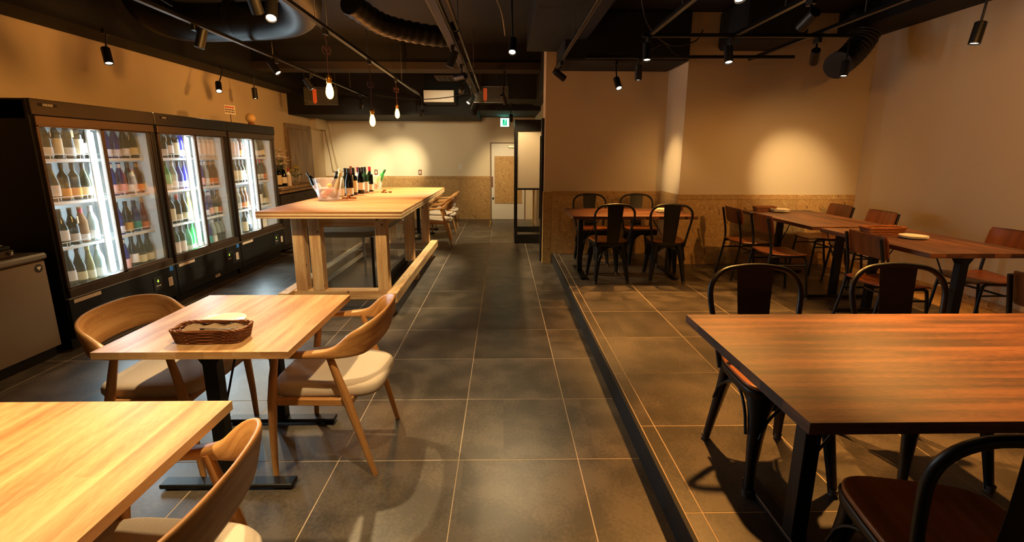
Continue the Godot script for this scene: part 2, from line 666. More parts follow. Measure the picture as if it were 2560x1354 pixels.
# ------------------------------------------------------------------ ceiling
func build_ceiling() -> void:
	var ce := get_node("ceiling")
	part(slab(XL, -3.72, 2.6, 3.1, -9.3, 2.2), "soffit", M.black_paint, ce)
	part(slab(XL, -0.5, 2.23, 3.1, ZF, -9.4), "soffit", M.black_paint, ce)
	part(slab(-0.5, 0.72, 2.32, 3.1, ZF, -9.4), "soffit", M.black_paint, ce)
	part(slab(-0.45, 0.66, 2.42, 3.1, -9.4, -8.4), "soffit", M.black_paint, ce)
	part(slab(0.69, XS - 0.02, 2.56, 3.1, ZA, -5.75, 0.02), "soffit", M.black_paint, ce)
	part(slab(XR - 0.5, XR, 2.86, 3.1, ZB, 2.2), "soffit", M.black_paint, ce)
	part(slab(XS + 0.32, XS + 1.0, 2.68, 3.1, ZB, -5.2, 0.03), "soffit", M.black_paint, ce)
	part(slab(-3.72, 0.66, 2.84, 3.1, -7.75, -7.5), "beam", M.black_paint, ce)
	part(slab(-3.72, 0.66, 2.73, 2.84, -7.8, -7.45, 0.004), "beam_flange", M.beam, ce)
	part(slab(0.30, 0.95, 2.78, 3.1, -6.4, 2.2), "beam", M.black_paint, ce)
	# dark patch where the tall wall meets the slab on the passage side
	part(slab(0.56, 0.72, 2.4, 3.1, -9.4, ZA - 0.36), "soffit", M.black_paint, ce)

	var duct := solo(mb().tube(crom([Vector3(-3.42, 3.08, -4.9), Vector3(-3.36, 2.86, -4.93), Vector3(-3.1, 2.74, -4.95), Vector3(-2.5, 2.74, -4.95), Vector3(-2.0, 2.76, -4.85), Vector3(-1.72, 2.79, -4.4), Vector3(-1.62, 2.83, -3.6), Vector3(-1.6, 2.84, -2.6)], 8), 0.17, 24), "air_duct", M.black_duct, "thick black bent air duct crossing the ceiling above the coolers", "duct")
	part(mb().tube([Vector3(-2.62, 2.75, -4.95), Vector3(-2.56, 2.75, -4.95)], 0.178, 24), "joint_band", M.black_duct, duct)
	part(mb().tube([Vector3(-2.0, 2.87, -4.9), Vector3(-2.0, 3.1, -4.9)], 0.006, 6), "hanger_rod", M.rod, duct)
	var flex := []
	var fr := []
	var fp := crom([Vector3(-1.35, 2.80, -4.55), Vector3(-1.2, 2.74, -4.95), Vector3(-0.95, 2.72, -5.2), Vector3(-0.62, 2.71, -5.35), Vector3(-0.5, 2.78, -5.4)], 14)
	for k in fp.size():
		flex.append(fp[k])
		fr.append(0.10 + 0.006 * sin(k * 1.9))
	solo(mb().tube(flex, fr, 18), "flexible_duct", M.black_duct, "short ribbed flexible duct above the middle lighting track", "duct")
	var fp2 := crom([Vector3(3.9, 2.80, -5.36), Vector3(3.86, 2.70, -5.36), Vector3(3.76, 2.58, -5.34), Vector3(3.64, 2.49, -5.28), Vector3(3.52, 2.43, -5.2)], 12)
	var r2 := []
	for k in fp2.size():
		r2.append(0.125 + 0.008 * sin(k * 1.5))
	var fd := solo(mb().tube(fp2, r2, 20), "flexible_duct", M.lamp_black, "thick black flexible hose hanging in the right back corner", "duct")
	part(mb().tube([Vector3(3.54, 2.44, -5.215), Vector3(3.50, 2.42, -5.187)], 0.137, 22), "collar", M.lamp_black, fd)

	# lighting tracks
	track("lighting_track", "black lighting track nearest the coolers", Vector3(-2.45, 2.5, 1.8), Vector3(-2.45, 2.5, -9.0), [-1.0, -3.2, -5.4, -8.0])
	track("lighting_track", "black lighting track carrying the three glowing bulbs", Vector3(-1.46, 2.5, 1.8), Vector3(-1.46, 2.5, -9.2), [-1.5, -4.0, -4.25, -5.45, -7.2])
	track("lighting_track", "black lighting track over the step edge", Vector3(0.64, 2.5, 1.8), Vector3(0.64, 2.5, -6.2), [-1.0, -4.6])
	track("lighting_track", "black lighting track over the left end of the walnut tables", Vector3(1.265, 2.5, 1.8), Vector3(1.265, 2.5, -4.3), [-1.0, -3.6])
	track("lighting_track", "black lighting track over the middle of the platform", Vector3(2.0, 2.5, 1.8), Vector3(2.0, 2.5, -4.3), [-1.0, -3.6])
	track("lighting_track", "black lighting track nearest the right wall", Vector3(2.72, 2.52, 1.8), Vector3(2.72, 2.52, -5.5), [-1.0, -3.8])
	track("lighting_track", "near black cross track running from side to side over the platform", Vector3(1.2, 2.49, -4.34), Vector3(2.99, 2.49, -4.30), [])
	track("lighting_track", "far black cross track running from side to side over the platform", Vector3(0.87, 2.49, -5.27), Vector3(3.04, 2.49, -5.2), [])
	# the tray in the middle is wider, with a second rail beside it
	var tr := thing("cable_tray", "wide channel-shaped cable tray down the middle of the ceiling", "cable tray")
	part(slab(-0.52, -0.43, 2.5, 2.54, -8.7, 1.8, 0.003), "channel", M.track, tr)
	part(slab(-0.505, -0.445, 2.494, 2.4995, -8.7, 1.8), "slot_face", M.beam, tr)
	part(slab(-0.40, -0.378, 2.54, 2.57, -8.7, 1.8, 0.003), "side_rail", M.track_slot, tr)
	for z in [-2.0, -4.4, -6.6, -8.4]:
		part(mb().tube([Vector3(-0.39, 2.53, z), Vector3(-0.39, 3.1, z)], 0.005, 6), "hanger_rod", M.rod, tr)
		part(slab(-0.5, -0.37, 2.54, 2.55, z - 0.02, z + 0.02), "bracket", M.track, tr)
	var paths := [[[Vector3(-0.2, 3.08, -3.6), Vector3(-0.15, 2.85, -3.9), Vector3(-0.02, 2.72, -4.4), Vector3(0.02, 2.6, -4.8)], "loose grey cable dangling beside the cable tray"], [[Vector3(1.15, 3.05, -4.4), Vector3(1.3, 2.68, -4.6), Vector3(1.62, 2.55, -4.9), Vector3(1.9, 2.6, -5.0), Vector3(2.0, 2.72, -5.05)], "tangled black cable lying over the cross tracks"], [[Vector3(1.45, 2.5, -5.2), Vector3(1.62, 2.6, -5.1), Vector3(1.8, 2.52, -5.2), Vector3(2.05, 2.51, -5.23)], "short black cable looped on the far cross track"], [[Vector3(-3.5, 3.0, -2.9), Vector3(-3.3, 2.8, -3.4), Vector3(-3.0, 2.85, -3.9), Vector3(-2.8, 2.72, -4.4)], "thin brown cable sagging under the ceiling at the left"], [[Vector3(-2.2, 2.5, -8.6), Vector3(-1.6, 2.44, -8.7), Vector3(-1.0, 2.46, -8.6), Vector3(-0.6, 2.52, -8.5)], "thin cable sagging between tracks at the far end"]]
	for q in paths:
		solo(mb().tube(crom(q[0], 8), 0.007, 6), "cable", M.rod if q[1].contains("grey") else M.lamp_black, q[1], "cable")
	# ceiling vents and units
	var ac := thing("ceiling_unit", "white rectangular ceiling unit at the far end beyond the bulbs", "air conditioner")
	part(slab(-1.42, -0.85, 2.39, 2.62, -9.38, -8.75, 0.01), "casing", M.black_paint, ac)
	part(slab(-1.40, -0.87, 2.40, 2.60, -8.752, -8.735, 0.006), "front_panel", M.white, ac)
	var vt := thing("ceiling_vent", "flat square vent plate under the ceiling behind the beam", "vent")
	part(slab(-1.1, -0.75, 2.70, 2.73, -8.4, -7.95, 0.004), "plate", M.beam, vt)
	for k in 4:
		part(slab(-1.05 + k * 0.08, -1.0 + k * 0.08, 2.692, 2.6995, -8.35, -8.0), "louvre", M.black_paint, vt)
	smoke_screen(Vector3(-0.2, 2.36, -8.3), 0.58, 0.24, "clear hanging smoke screen with an orange tag near the exit sign")
	smoke_screen(Vector3(-3.0, 2.3, -8.2), 0.55, 0.26, "clear hanging smoke screen with an orange tag beside the wooden door")
	# exit sign
	var ex := thing("exit_sign", "glowing pale green exit sign above the far door", "sign", Vector3(0.035, 2.1, ZF + 0.12))
	part(mb().box(Vector3(0, 0.1, 0), Vector3(0.21, 0.2, 0.05), 0.006), "casing", M.white, ex)
	part(mb().box(Vector3(0, 0.1, 0.026), Vector3(0.19, 0.18, 0.004)), "lit_face", M.exit, ex)
	var man := mb()
	man.t = Transform3D(Basis(), Vector3(-0.02, 0.0, 0.03))
	man.box(Vector3(0.02, 0.1, 0), Vector3(0.10, 0.13, 0.002))
	part(man, "green_symbol", M.exit_green, ex)
	var fig := mb()
	fig.lathe([Vector2(0.0, -0.001), Vector2(0.012, -0.001), Vector2(0.012, 0.001), Vector2(0, 0.001)], 10)
	for k in fig.v.size():
		fig.v[k] = Vector3(fig.v[k].x + 0.01, 0.145 + fig.v[k].z, 0.033 + fig.v[k].y)
	fig.bar(Vector3(0.005, 0.13, 0.033), Vector3(-0.005, 0.09, 0.033), 0.02, 0.002)
	fig.bar(Vector3(-0.005, 0.09, 0.033), Vector3(-0.03, 0.05, 0.033), 0.012, 0.002)
	fig.bar(Vector3(-0.005, 0.09, 0.033), Vector3(0.025, 0.06, 0.033), 0.012, 0.002)
	fig.bar(Vector3(0.005, 0.125, 0.033), Vector3(0.035, 0.11, 0.033), 0.01, 0.002)
	part(fig, "running_figure", M.exit, ex)
	var al := AreaLight3D.new()
	al.name = "exit_light"
	al.area_size = Vector2(0.19, 0.18)
	al.light_color = Color(0.45, 1.0, 0.85)
	al.light_energy = 0.05
	al.position = Vector3(0, 0.1, 0.045)
	al.rotation.y = PI
	al.shadow_enabled = true
	ex.add_child(al)
	part(mb().tube([Vector3(0, 0.2, 0), Vector3(0, 0.222, 0)], 0.012, 8), "hanger", M.white, ex)

func track(nm: String, label: String, a: Vector3, b: Vector3, rods: Array) -> void:
	var o := thing(nm, label, "light track")
	part(mb().bar(a + Vector3(0, 0.014, 0), b + Vector3(0, 0.014, 0), 0.034, 0.028, 0.002), "rail", M.track, o)
	var d := (b - a).normalized().cross(Vector3.UP) * 0.011
	part(mb().bar(a + d + Vector3(0, -0.001, 0), b + d + Vector3(0, -0.001, 0), 0.007, 0.002), "slot_edge", M.track_slot, o)
	part(mb().bar(a - d + Vector3(0, -0.001, 0), b - d + Vector3(0, -0.001, 0), 0.007, 0.002), "slot_edge", M.track_slot, o)
	for z in rods:
		part(mb().tube([Vector3(a.x, a.y + 0.02, z), Vector3(a.x, 3.1, z)], 0.005, 6), "hanger_rod", M.rod, o)

func smoke_screen(c: Vector3, w: float, h: float, label: String) -> void:
	var o := thing("smoke_screen", label, "screen", c)
	part(mb().box(Vector3(0, h / 2, 0), Vector3(w, h, 0.006)), "sheet", M.clear_glass, o)
	part(mb().box(Vector3(0, -0.006, 0), Vector3(w, 0.012, 0.014), 0.002), "bottom_rail", M.rod, o)
	part(mb().box(Vector3(0, h + 0.006, 0), Vector3(w, 0.012, 0.014), 0.002), "top_rail", M.rod, o)
	part(mb().prism(PackedVector2Array([Vector2(-0.13, h - 0.02), Vector2(-0.07, h - 0.02), Vector2(-0.07, 0.04), Vector2(-0.1, 0.005), Vector2(-0.13, 0.04)]), 0.012), "orange_tag", M.orange, o)
	for s in [-1, 1]:
		part(mb().tube([Vector3(s * w * 0.45, h, 0), Vector3(s * w * 0.45, 3.1 - c.y, 0)], 0.004, 6), "hanger_rod", M.rod, o)

# ------------------------------------------------------------------ lamps
func spot(anchor: Vector3, lens: Vector3, target: Vector3, energy: float, angle: float, col: Color, label: String, attn := 0.7, stem_only := false) -> void:
	var o := thing("track_spotlight", label, "spotlight")
	var d := (target - lens).normalized()
	var head_back := lens - d * 0.15
	part(slab(anchor.x - 0.016, anchor.x + 0.016, anchor.y - 0.045, anchor.y - 0.002, anchor.z - 0.04, anchor.z + 0.04, 0.003), "adapter", M.lamp_black, o)
	var hinge := lens - d * 0.11
	part(mb().tube([anchor - Vector3(0, 0.04, 0), hinge], 0.008, 8), "stem", M.lamp_black, o)
	var up := Vector3.RIGHT if absf(d.y) > 0.9 else Vector3.UP
	var x := up.cross(-d).normalized()
	var hb := mb()
	# local y runs along the beam
	hb.t = Transform3D(Basis(x, d, x.cross(d)), head_back)
	hb.lathe([Vector2(0.0, 0.0), Vector2(0.032, 0.0), Vector2(0.032, 0.0), Vector2(0.036, 0.004), Vector2(0.036, 0.004), Vector2(0.036, 0.15), Vector2(0.036, 0.15), Vector2(0.031, 0.15), Vector2(0.031, 0.15), Vector2(0.029, 0.138), Vector2(0.0, 0.138)], 20, false)
	part(hb, "head", M.lamp_black, o)
	var lb := mb()
	lb.t = hb.t
	lb.lathe([Vector2(0, 0.1385), Vector2(0.028, 0.1385), Vector2(0.028, 0.141), Vector2(0, 0.141)], 16, false)
	part(lb, "lamp_lens", M.lens, o)
	if energy <= 0.0:
		return
	var l := SpotLight3D.new()
	l.name = "spot_light"
	l.light_color = col
	l.light_energy = energy
	l.spot_angle = angle
	l.spot_angle_attenuation = attn
	l.spot_range = 16.0
	l.spot_attenuation = 2.0
	l.light_size = 0.03 if attn < 1.0 else 0.06
	l.shadow_enabled = true
	o.add_child(l)
	l.position = lens + d * 0.012
	l.basis = Basis.looking_at(d, Vector3.UP if absf(d.y) < 0.95 else Vector3.RIGHT)
	if attn >= 1.0:
		# the reflector's wide spill round its beam
		var w: SpotLight3D = l.duplicate()
		w.name = "spill_light"
		w.spot_angle = minf(70.0, angle * 2.1)
		w.light_energy = energy * 0.08
		o.add_child(w)

func build_lights() -> void:
	# left zone
	spot(Vector3(-1.46, 2.498, -3.3), Vector3(-1.44, 2.32, -3.2), Vector3(-1.1, 0.72, -2.1), 6.0, 30, WARM, "black track spotlight above the far edge of the small oak table")
	spot(Vector3(-0.475, 2.492, -1.25), Vector3(-0.5, 2.32, -1.3), Vector3(-0.85, 0.2, -1.8), 3.6, 36, WARM, "black spotlight on the cable tray beside the two oak tables")
	spot(Vector3(-1.46, 2.498, -0.9), Vector3(-1.45, 2.32, -0.95), Vector3(-1.3, 0.72, -1.0), 5.5, 30, WARM, "black track spotlight straight above the nearest oak table")
	spot(Vector3(-2.45, 2.498, -4.1), Vector3(-2.44, 2.33, -4.1), Vector3(-2.9, 0.6, -3.9), 1.5, 30, WARM, "black track spotlight nearest the camera on the cooler-side track")
	spot(Vector3(-2.45, 2.498, -5.45), Vector3(-2.40, 2.34, -5.38), Vector3(-1.4, 1.0, -5.2), 9.0, 34, PALE, "second black track spotlight on the cooler-side track, tilted to the counter")
	spot(Vector3(-2.45, 2.498, -6.4), Vector3(-2.44, 2.31, -6.4), Vector3(-1.6, 1.0, -6.6), 13.0, 34, PALE, "third black track spotlight on the cooler-side track, left of the first bulb")
	spot(Vector3(-2.45, 2.498, -8.5), Vector3(-2.44, 2.28, -8.5), Vector3(-3.35, 1.15, -11.1), 10.0, 18, PALE, "farthest black track spotlight on the cooler-side track", 1.0)
	spot(Vector3(-1.46, 2.498, -8.9), Vector3(-1.5, 2.2, -9.0), Vector3(-2.38, 1.2, -11.1), 10.0, 18, PALE, "black spotlight at the far end of the bulb track", 1.0)
	spot(Vector3(-0.475, 2.492, -4.75), Vector3(-0.5, 2.3, -4.7), Vector3(-1.2, 0.6, -4.7), 5.0, 32, PALE, "black spotlight under the cable tray above the counter's near end")
	spot(Vector3(-0.475, 2.492, -7.3), Vector3(-0.52, 2.24, -7.3), Vector3(-1.4, 1.0, -6.7), 13.0, 36, PALE, "white-glowing spotlight under the far part of the cable tray")
	spot(Vector3(-0.475, 2.492, -8.5), Vector3(-0.55, 2.27, -8.5), Vector3(-1.3, 0.6, -9.0), 5.0, 40, PALE, "farthest spotlight under the cable tray, next to the white ceiling unit")
	spot(Vector3(-1.46, 2.498, -3.05), Vector3(-1.46, 2.32, -3.08), Vector3(-1.5, 0.45, -4.45), 5.0, 26, WARM, "black track spotlight aimed at the counter's near legs")
	spot(Vector3(-0.475, 2.492, -2.6), Vector3(-0.55, 2.36, -2.65), Vector3(-4.08, 2.0, -5.2), 5.5, 38, AMBER, "black spotlight on the cable tray turned towards the left wall", 1.0)
	spot(Vector3(-0.475, 2.492, -5.7), Vector3(-0.55, 2.36, -5.75), Vector3(-4.08, 2.0, -8.2), 5.0, 38, AMBER, "far black spotlight on the cable tray turned towards the left wall", 1.0)
	spot(Vector3(-0.475, 2.492, -6.4), Vector3(-0.55, 2.3, -6.5), Vector3(-1.3, 1.4, -11.1), 5.0, 24, PALE, "black spotlight on the cable tray aimed at the far wall", 1.0)
	# lamps washing the wall above the coolers
	spot(Vector3(-3.6, 2.6, -4.67), Vector3(-3.6, 2.3, -4.65), Vector3(-3.3, 1.2, -4.4), 1.6, 40, WARM, "black cylinder spotlight nearest the camera on the left wall")
	spot(Vector3(-3.6, 2.6, -6.5), Vector3(-3.6, 2.27, -6.35), Vector3(-3.3, 1.5, -5.8), 1.6, 34, WARM, "black cylinder spotlight in the middle above the coolers, tilted forward")
	spot(Vector3(-3.6, 2.6, -7.25), Vector3(-3.6, 2.28, -7.25), Vector3(-3.55, 1.5, -7.2), 1.6, 34, WARM, "straight black cylinder spotlight above the farthest cooler")
	# aisle
	spot(Vector3(0.07, 3.1, -4.5), Vector3(0.08, 2.38, -4.45), Vector3(-0.1, 0.0, -2.9), 3.6, 22, WARM, "lone black spotlight on a long stem over the aisle")
	spot(Vector3(0.64, 2.498, -0.8), Vector3(0.6, 2.3, -0.85), Vector3(-0.1, 0.0, -2.4), 0.7, 36, AMBER, "black spotlight on the step-edge track above the near aisle")
	spot(Vector3(0.02, 2.73, -7.55), Vector3(0.04, 2.25, -7.5), Vector3(0.48, 1.2, -8.03), 1.8, 36, WARM, "left of two small spotlights hanging before the exit sign")
	spot(Vector3(0.14, 2.42, -9.2), Vector3(0.15, 2.12, -9.2), Vector3(0.2, 0.9, -11.0), 3.2, 30, WARM, "right of two small spotlights hanging before the exit sign")
	# platform
	spot(Vector3(1.265, 2.498, -2.8), Vector3(1.28, 2.32, -2.75), Vector3(1.4, 0.4, -1.75), 10.0, 32, AMBER, "black track spotlight above the two chairs behind the big walnut table")
	spot(Vector3(2.0, 2.498, -2.6), Vector3(2.0, 2.32, -2.55), Vector3(2.0, 0.86, -1.45), 10.0, 31, AMBER, "black track spotlight above the right part of the big walnut table")
	spot(Vector3(1.25, 2.488, -4.33), Vector3(1.245, 2.3, -4.33), Vector3(1.2, 0.14, -3.9), 5.0, 28, AMBER, "spotlight at the left end of the near cross track")
	spot(Vector3(1.963, 2.488, -4.33), Vector3(1.963, 2.285, -4.33), Vector3(1.9, 0.14, -3.6), 4.0, 32, AMBER, "spotlight in the middle of the near cross track, lens facing the camera")
	spot(Vector3(2.712, 2.488, -4.32), Vector3(2.73, 2.295, -4.36), Vector3(3.57, 1.22, -5.83), 5.0, 18, WARM, "spotlight at the right end of the near cross track, aimed at the back wall", 1.0)
	spot(Vector3(1.43, 2.488, -5.25), Vector3(1.43, 2.27, -5.25), Vector3(1.43, 0.86, -5.2), 6.5, 30, AMBER, "straight spotlight hanging from the far cross track above the chairs")
	spot(Vector3(1.31, 2.56, -5.8), Vector3(1.325, 2.24, -5.65), Vector3(1.65, 0.3, -4.3), 4.0, 30, AMBER, "tilted spotlight with a bright lens under the alcove soffit")
	spot(Vector3(3.4, 2.86, -4.9), Vector3(3.35, 2.26, -4.85), Vector3(3.2, 0.86, -4.7), 3.4, 36, AMBER, "spotlight on a long stem beside the flexible hose")
	spot(Vector3(3.42, 2.86, -3.55), Vector3(3.41, 2.29, -3.6), Vector3(3.2, 0.86, -3.6), 2.4, 36, AMBER, "black spotlight hanging nearest the right edge of the picture")
	spot(Vector3(2.72, 2.518, -1.2), Vector3(2.7, 2.33, -1.25), Vector3(2.9, 0.6, -5.2), 5.5, 24, AMBER, "black track spotlight on the right track, aimed at the far walnut table")
	spot(Vector3(2.72, 2.518, -2.2), Vector3(2.75, 2.33, -2.2), Vector3(4.38, 1.2, -3.9), 2.3, 44, AMBER, "black track spotlight on the right track, aimed at the right wall")
	spot(Vector3(0.64, 2.498, -5.5), Vector3(0.68, 2.32, -5.52), Vector3(2.17, 1.35, -6.1), 5.0, 13, WARM, "black spotlight at the end of the step-edge track, aimed into the alcove", 1.0)
	spot(Vector3(2.0, 2.498, -3.3), Vector3(1.98, 2.33, -3.35), Vector3(1.9, 1.0, -6.4), 0.5, 36, AMBER, "black track spotlight on the middle platform track, aimed at the alcove wall", 1.0)
	# pendant bulbs
	pendant(Vector3(-1.46, 2.5, -4.2), 2.02, 0.36, "nearest and highest of the three glowing pendant bulbs")
	pendant(Vector3(-1.46, 2.5, -5.5), 1.87, 0.36, "middle and lowest of the three glowing pendant bulbs")
	pendant(Vector3(-1.46, 2.5, -6.8), 2.05, 0.36, "farthest of the three glowing pendant bulbs")

func pendant(a: Vector3, y: float, e: float, label: String) -> void:
	var o := thing("pendant_bulb", label, "pendant lamp", Vector3(a.x, y, a.z), 0.0, "glowing pendant bulbs over the counter")
	var top := a.y - y
	part(mb().box(Vector3(0, top - 0.024, 0), Vector3(0.03, 0.04, 0.07), 0.003), "track_plug", M.lamp_black, o)
	var pts := []
	for k in 13:
		pts.append(Vector3(0.004 * sin(k * 2.1), 0.12 + (top - 0.165) * k / 12.0, 0.004 * cos(k * 1.7)))
	part(mb().tube(pts, 0.004, 6), "cord", M.cord, o)
	var kn := mb()
	for q in [[0.02, 0.03, 0.3], [-0.022, 0.035, 1.8], [0.018, -0.03, 2.9]]:
		var c := Vector3(0, 0.12 + top * 0.4, 0)
		kn.tube(crom([c, c + Vector3(q[0] * 1.2, q[1], 0.01), c + Vector3(q[0] * 1.6, 0, -0.006), c + Vector3(q[0] * 0.5, -q[1] * 0.8, 0.0)], 5), 0.004, 6)
	part(kn, "cord_knot", M.cord, o)
	part(mb().lathe([Vector2(0.0, 0.125), Vector2(0.014, 0.125), Vector2(0.02, 0.118), Vector2(0.021, 0.105), Vector2(0.026, 0.1), Vector2(0.026, 0.09), Vector2(0.021, 0.086), Vector2(0.021, 0.058), Vector2(0.0, 0.058)], 18, false), "socket", M.brass, o)
	part(mb().lathe([Vector2(0.0, -0.068), Vector2(0.010, -0.066), Vector2(0.022, -0.055), Vector2(0.03, -0.035), Vector2(0.032, -0.012), Vector2(0.027, 0.02), Vector2(0.019, 0.045), Vector2(0.015, 0.058), Vector2(0.0, 0.058)], 18, false), "bulb", M.bulb, o)
	var l := OmniLight3D.new()
	l.name = "bulb_light"
	l.light_color = Color(1.0, 0.62, 0.26)
	l.light_energy = e
	l.light_size = 0.025
	l.omni_range = 12.0
	l.omni_attenuation = 2.0
	l.shadow_enabled = true
	l.position = Vector3(0, -0.01, 0)
	o.add_child(l)

# ------------------------------------------------------------------ bottles
var BT := {}

func glass(col: Color, back := 0.0) -> StandardMaterial3D:
	var m := mat(col, 0.08)
	if back > 0.0:
		m.backlight_enabled = true
		m.backlight = Color(back, back, back)
	return m

func bottle_kind(key: String, words: String, shape: String, gl: Material, lab: Color, cap: Color, ly := Vector2(0.045, 0.13), lab2 = null) -> void:
	var pr := []
	if shape == "bordeaux":
		pr = [[0, 0.0], [0.034, 0.0], [0.0375, 0.004], [0.0375, 0.185], [0.035, 0.205], [0.024, 0.222], [0.0155, 0.238], [0.0145, 0.29], [0.016, 0.292], [0.016, 0.302], [0, 0.302]]
	elif shape == "burgundy":
		pr = [[0, 0.0], [0.038, 0.0], [0.042, 0.004], [0.042, 0.14], [0.040, 0.16], [0.031, 0.195], [0.020, 0.23], [0.0155, 0.255], [0.0145, 0.288], [0.0165, 0.29], [0.0165, 0.3], [0, 0.3]]
	elif shape == "sake":
		pr = [[0, 0.0], [0.036, 0.0], [0.0395, 0.004], [0.0395, 0.165], [0.037, 0.185], [0.026, 0.215], [0.0165, 0.25], [0.015, 0.28], [0.018, 0.283], [0.018, 0.297], [0, 0.297]]
	else:
		pr = [[0, 0.0], [0.031, 0.0], [0.034, 0.004], [0.034, 0.12], [0.030, 0.16], [0.022, 0.21], [0.0155, 0.25], [0.0145, 0.305], [0.0165, 0.307], [0.0165, 0.318], [0, 0.318]]
	var pv := []
	for q in pr:
		pv.append(Vector2(q[0], q[1]))
	var top: float = pv[-1].y
	var rb: float = pv[3].x
	BT[key] = {"words": words, "body": mb().lathe(pv, 18, false).mesh(), "glass": gl,
		"label": mb().lathe([Vector2(rb + 0.0004, ly.x), Vector2(rb + 0.0009, ly.x + 0.001), Vector2(rb + 0.0009, ly.y - 0.001), Vector2(rb + 0.0004, ly.y)], 18, false).mesh() if ly.y < pv[3].y + 0.001 else null,
		"cap": mb().lathe([Vector2(0.0168, top - 0.052), Vector2(0.0172, top - 0.05), Vector2(0.0178, top + 0.001), Vector2(0, top + 0.0015)], 14, false).mesh(),
		"lab": mat(lab, 0.75), "capm": mat(cap, 0.4), "neck": null}
	if lab2 != null:
		BT[key].neck = mb().box(Vector3(rb * 0.86 + 0.006, 0.2, 0.0), Vector3(0.002, 0.06, 0.036)).mesh()
		BT[key].tagm = mat(lab2, 0.8)

func bottle(key: String, pos: Vector3, label: String, group: String, ry := 0.0, sc := 1.0) -> Node3D:
	var d: Dictionary = BT[key]
	var o := thing("bottle", label, "bottle", pos, ry, group)
	var b := piece(d.body, "glass_body", d.glass, o)
	if d.label:
		piece(d.label, "paper_label", d.lab, o)
	piece(d.cap, "cap", d.capm, o)
	if d.neck:
		piece(d.neck, "hanging_tag", d.tagm, o)
	o.scale = Vector3.ONE * sc
	return o

func make_bottles() -> void:
	var black := glass(Color(0.018, 0.018, 0.017))
	var olive := glass(Color(0.12, 0.14, 0.03), 0.25)
	var dgreen := glass(Color(0.02, 0.06, 0.025), 0.1)
	var green := glass(Color(0.03, 0.52, 0.17), 0.6)
	var blue := glass(Color(0.04, 0.07, 0.36), 0.3)
	var clear := glass(Color(0.58, 0.64, 0.62), 0.5)
	var amber := glass(Color(0.26, 0.12, 0.04), 0.2)
	var rose := glass(Color(0.42, 0.13, 0.10), 0.3)
	var pale := glass(Color(0.55, 0.52, 0.28), 0.5)
	var white := glass(Color(0.80, 0.78, 0.75))
	bottle_kind("K", "black glass bottle with white label", "burgundy", black, Color(0.86, 0.84, 0.82), Color(0.03, 0.03, 0.03))
	bottle_kind("k", "black glass bottle with cream label", "bordeaux", black, Color(0.80, 0.74, 0.60), Color(0.05, 0.04, 0.04), Vector2(0.03, 0.16))
	bottle_kind("T", "black glass bottle with hanging tag", "burgundy", black, Color(0.80, 0.79, 0.78), Color(0.04, 0.04, 0.05), Vector2(0.02, 0.09), Color(0.78, 0.72, 0.58))
	bottle_kind("G", "olive green bottle with orange-yellow label", "bordeaux", olive, Color(0.85, 0.60, 0.22), Color(0.04, 0.05, 0.03), Vector2(0.02, 0.10))
	bottle_kind("g", "olive sloping bottle with cream label", "burgundy", olive, Color(0.80, 0.76, 0.60), Color(0.05, 0.07, 0.08), Vector2(0.03, 0.10))
	bottle_kind("B", "dark blue bottle with pale label", "burgundy", blue, Color(0.78, 0.76, 0.80), Color(0.06, 0.06, 0.14), Vector2(0.015, 0.08))
	bottle_kind("b", "dark blue bottle with pink label", "sake", blue, Color(0.84, 0.62, 0.60), Color(0.75, 0.72, 0.70), Vector2(0.015, 0.10))
	bottle_kind("C", "clear glass bottle with white label", "sake", clear, Color(0.86, 0.86, 0.84), Color(0.75, 0.77, 0.77), Vector2(0.015, 0.09))
	bottle_kind("D", "clear bottle filled dark with black cap", "sake", clear, Color(0.05, 0.05, 0.09), Color(0.03, 0.03, 0.03), Vector2(0.01, 0.11))
	bottle_kind("E", "bright green bottle with pale label", "burgundy", green, Color(0.80, 0.80, 0.72), Color(0.03, 0.30, 0.12), Vector2(0.012, 0.06))
	bottle_kind("e", "green bottle with large white label", "bordeaux", glass(Color(0.02, 0.20, 0.07), 0.4), Color(0.82, 0.77, 0.72), Color(0.05, 0.06, 0.10), Vector2(0.012, 0.13))
	bottle_kind("R", "black bottle with red foil", "bordeaux", dgreen, Color(0.80, 0.76, 0.66), Color(0.62, 0.06, 0.14), Vector2(0.02, 0.09))
	bottle_kind("N", "brown bottle with orange label", "sake", amber, Color(0.80, 0.42, 0.16), Color(0.55, 0.40, 0.18), Vector2(0.015, 0.09))
	bottle_kind("P", "rose bottle with orange label", "flute", rose, Color(0.82, 0.42, 0.18), Color(0.65, 0.5, 0.3), Vector2(0.015, 0.08))
	bottle_kind("Q", "blue bottle with turquoise label", "sake", blue, Color(0.06, 0.55, 0.50), Color(0.05, 0.05, 0.1), Vector2(0.015, 0.10))
	bottle_kind("3", "black bottle with gold label", "sake", black, Color(0.72, 0.52, 0.20), Color(0.05, 0.05, 0.06), Vector2(0.015, 0.10), Color(0.74, 0.66, 0.46))
	bottle_kind("W", "white bottle with red top", "bordeaux", white, Color(0.85, 0.80, 0.78), Color(0.50, 0.05, 0.06), Vector2(0.02, 0.16))
	bottle_kind("Y", "pale yellow-green bottle with cream label", "flute", pale, Color(0.82, 0.80, 0.70), Color(0.75, 0.70, 0.45), Vector2(0.02, 0.09))
	bottle_kind("w", "brown paper wrapped bottle with white label", "sake", mat(Color(0.50, 0.36, 0.22), 0.9), Color(0.84, 0.82, 0.80), Color(0.70, 0.10, 0.22), Vector2(0.015, 0.07))
	bottle_kind("O", "amber orange bottle with pink label", "flute", glass(Color(0.66, 0.26, 0.05), 0.4), Color(0.82, 0.45, 0.42), Color(0.62, 0.4, 0.2), Vector2(0.02, 0.12))

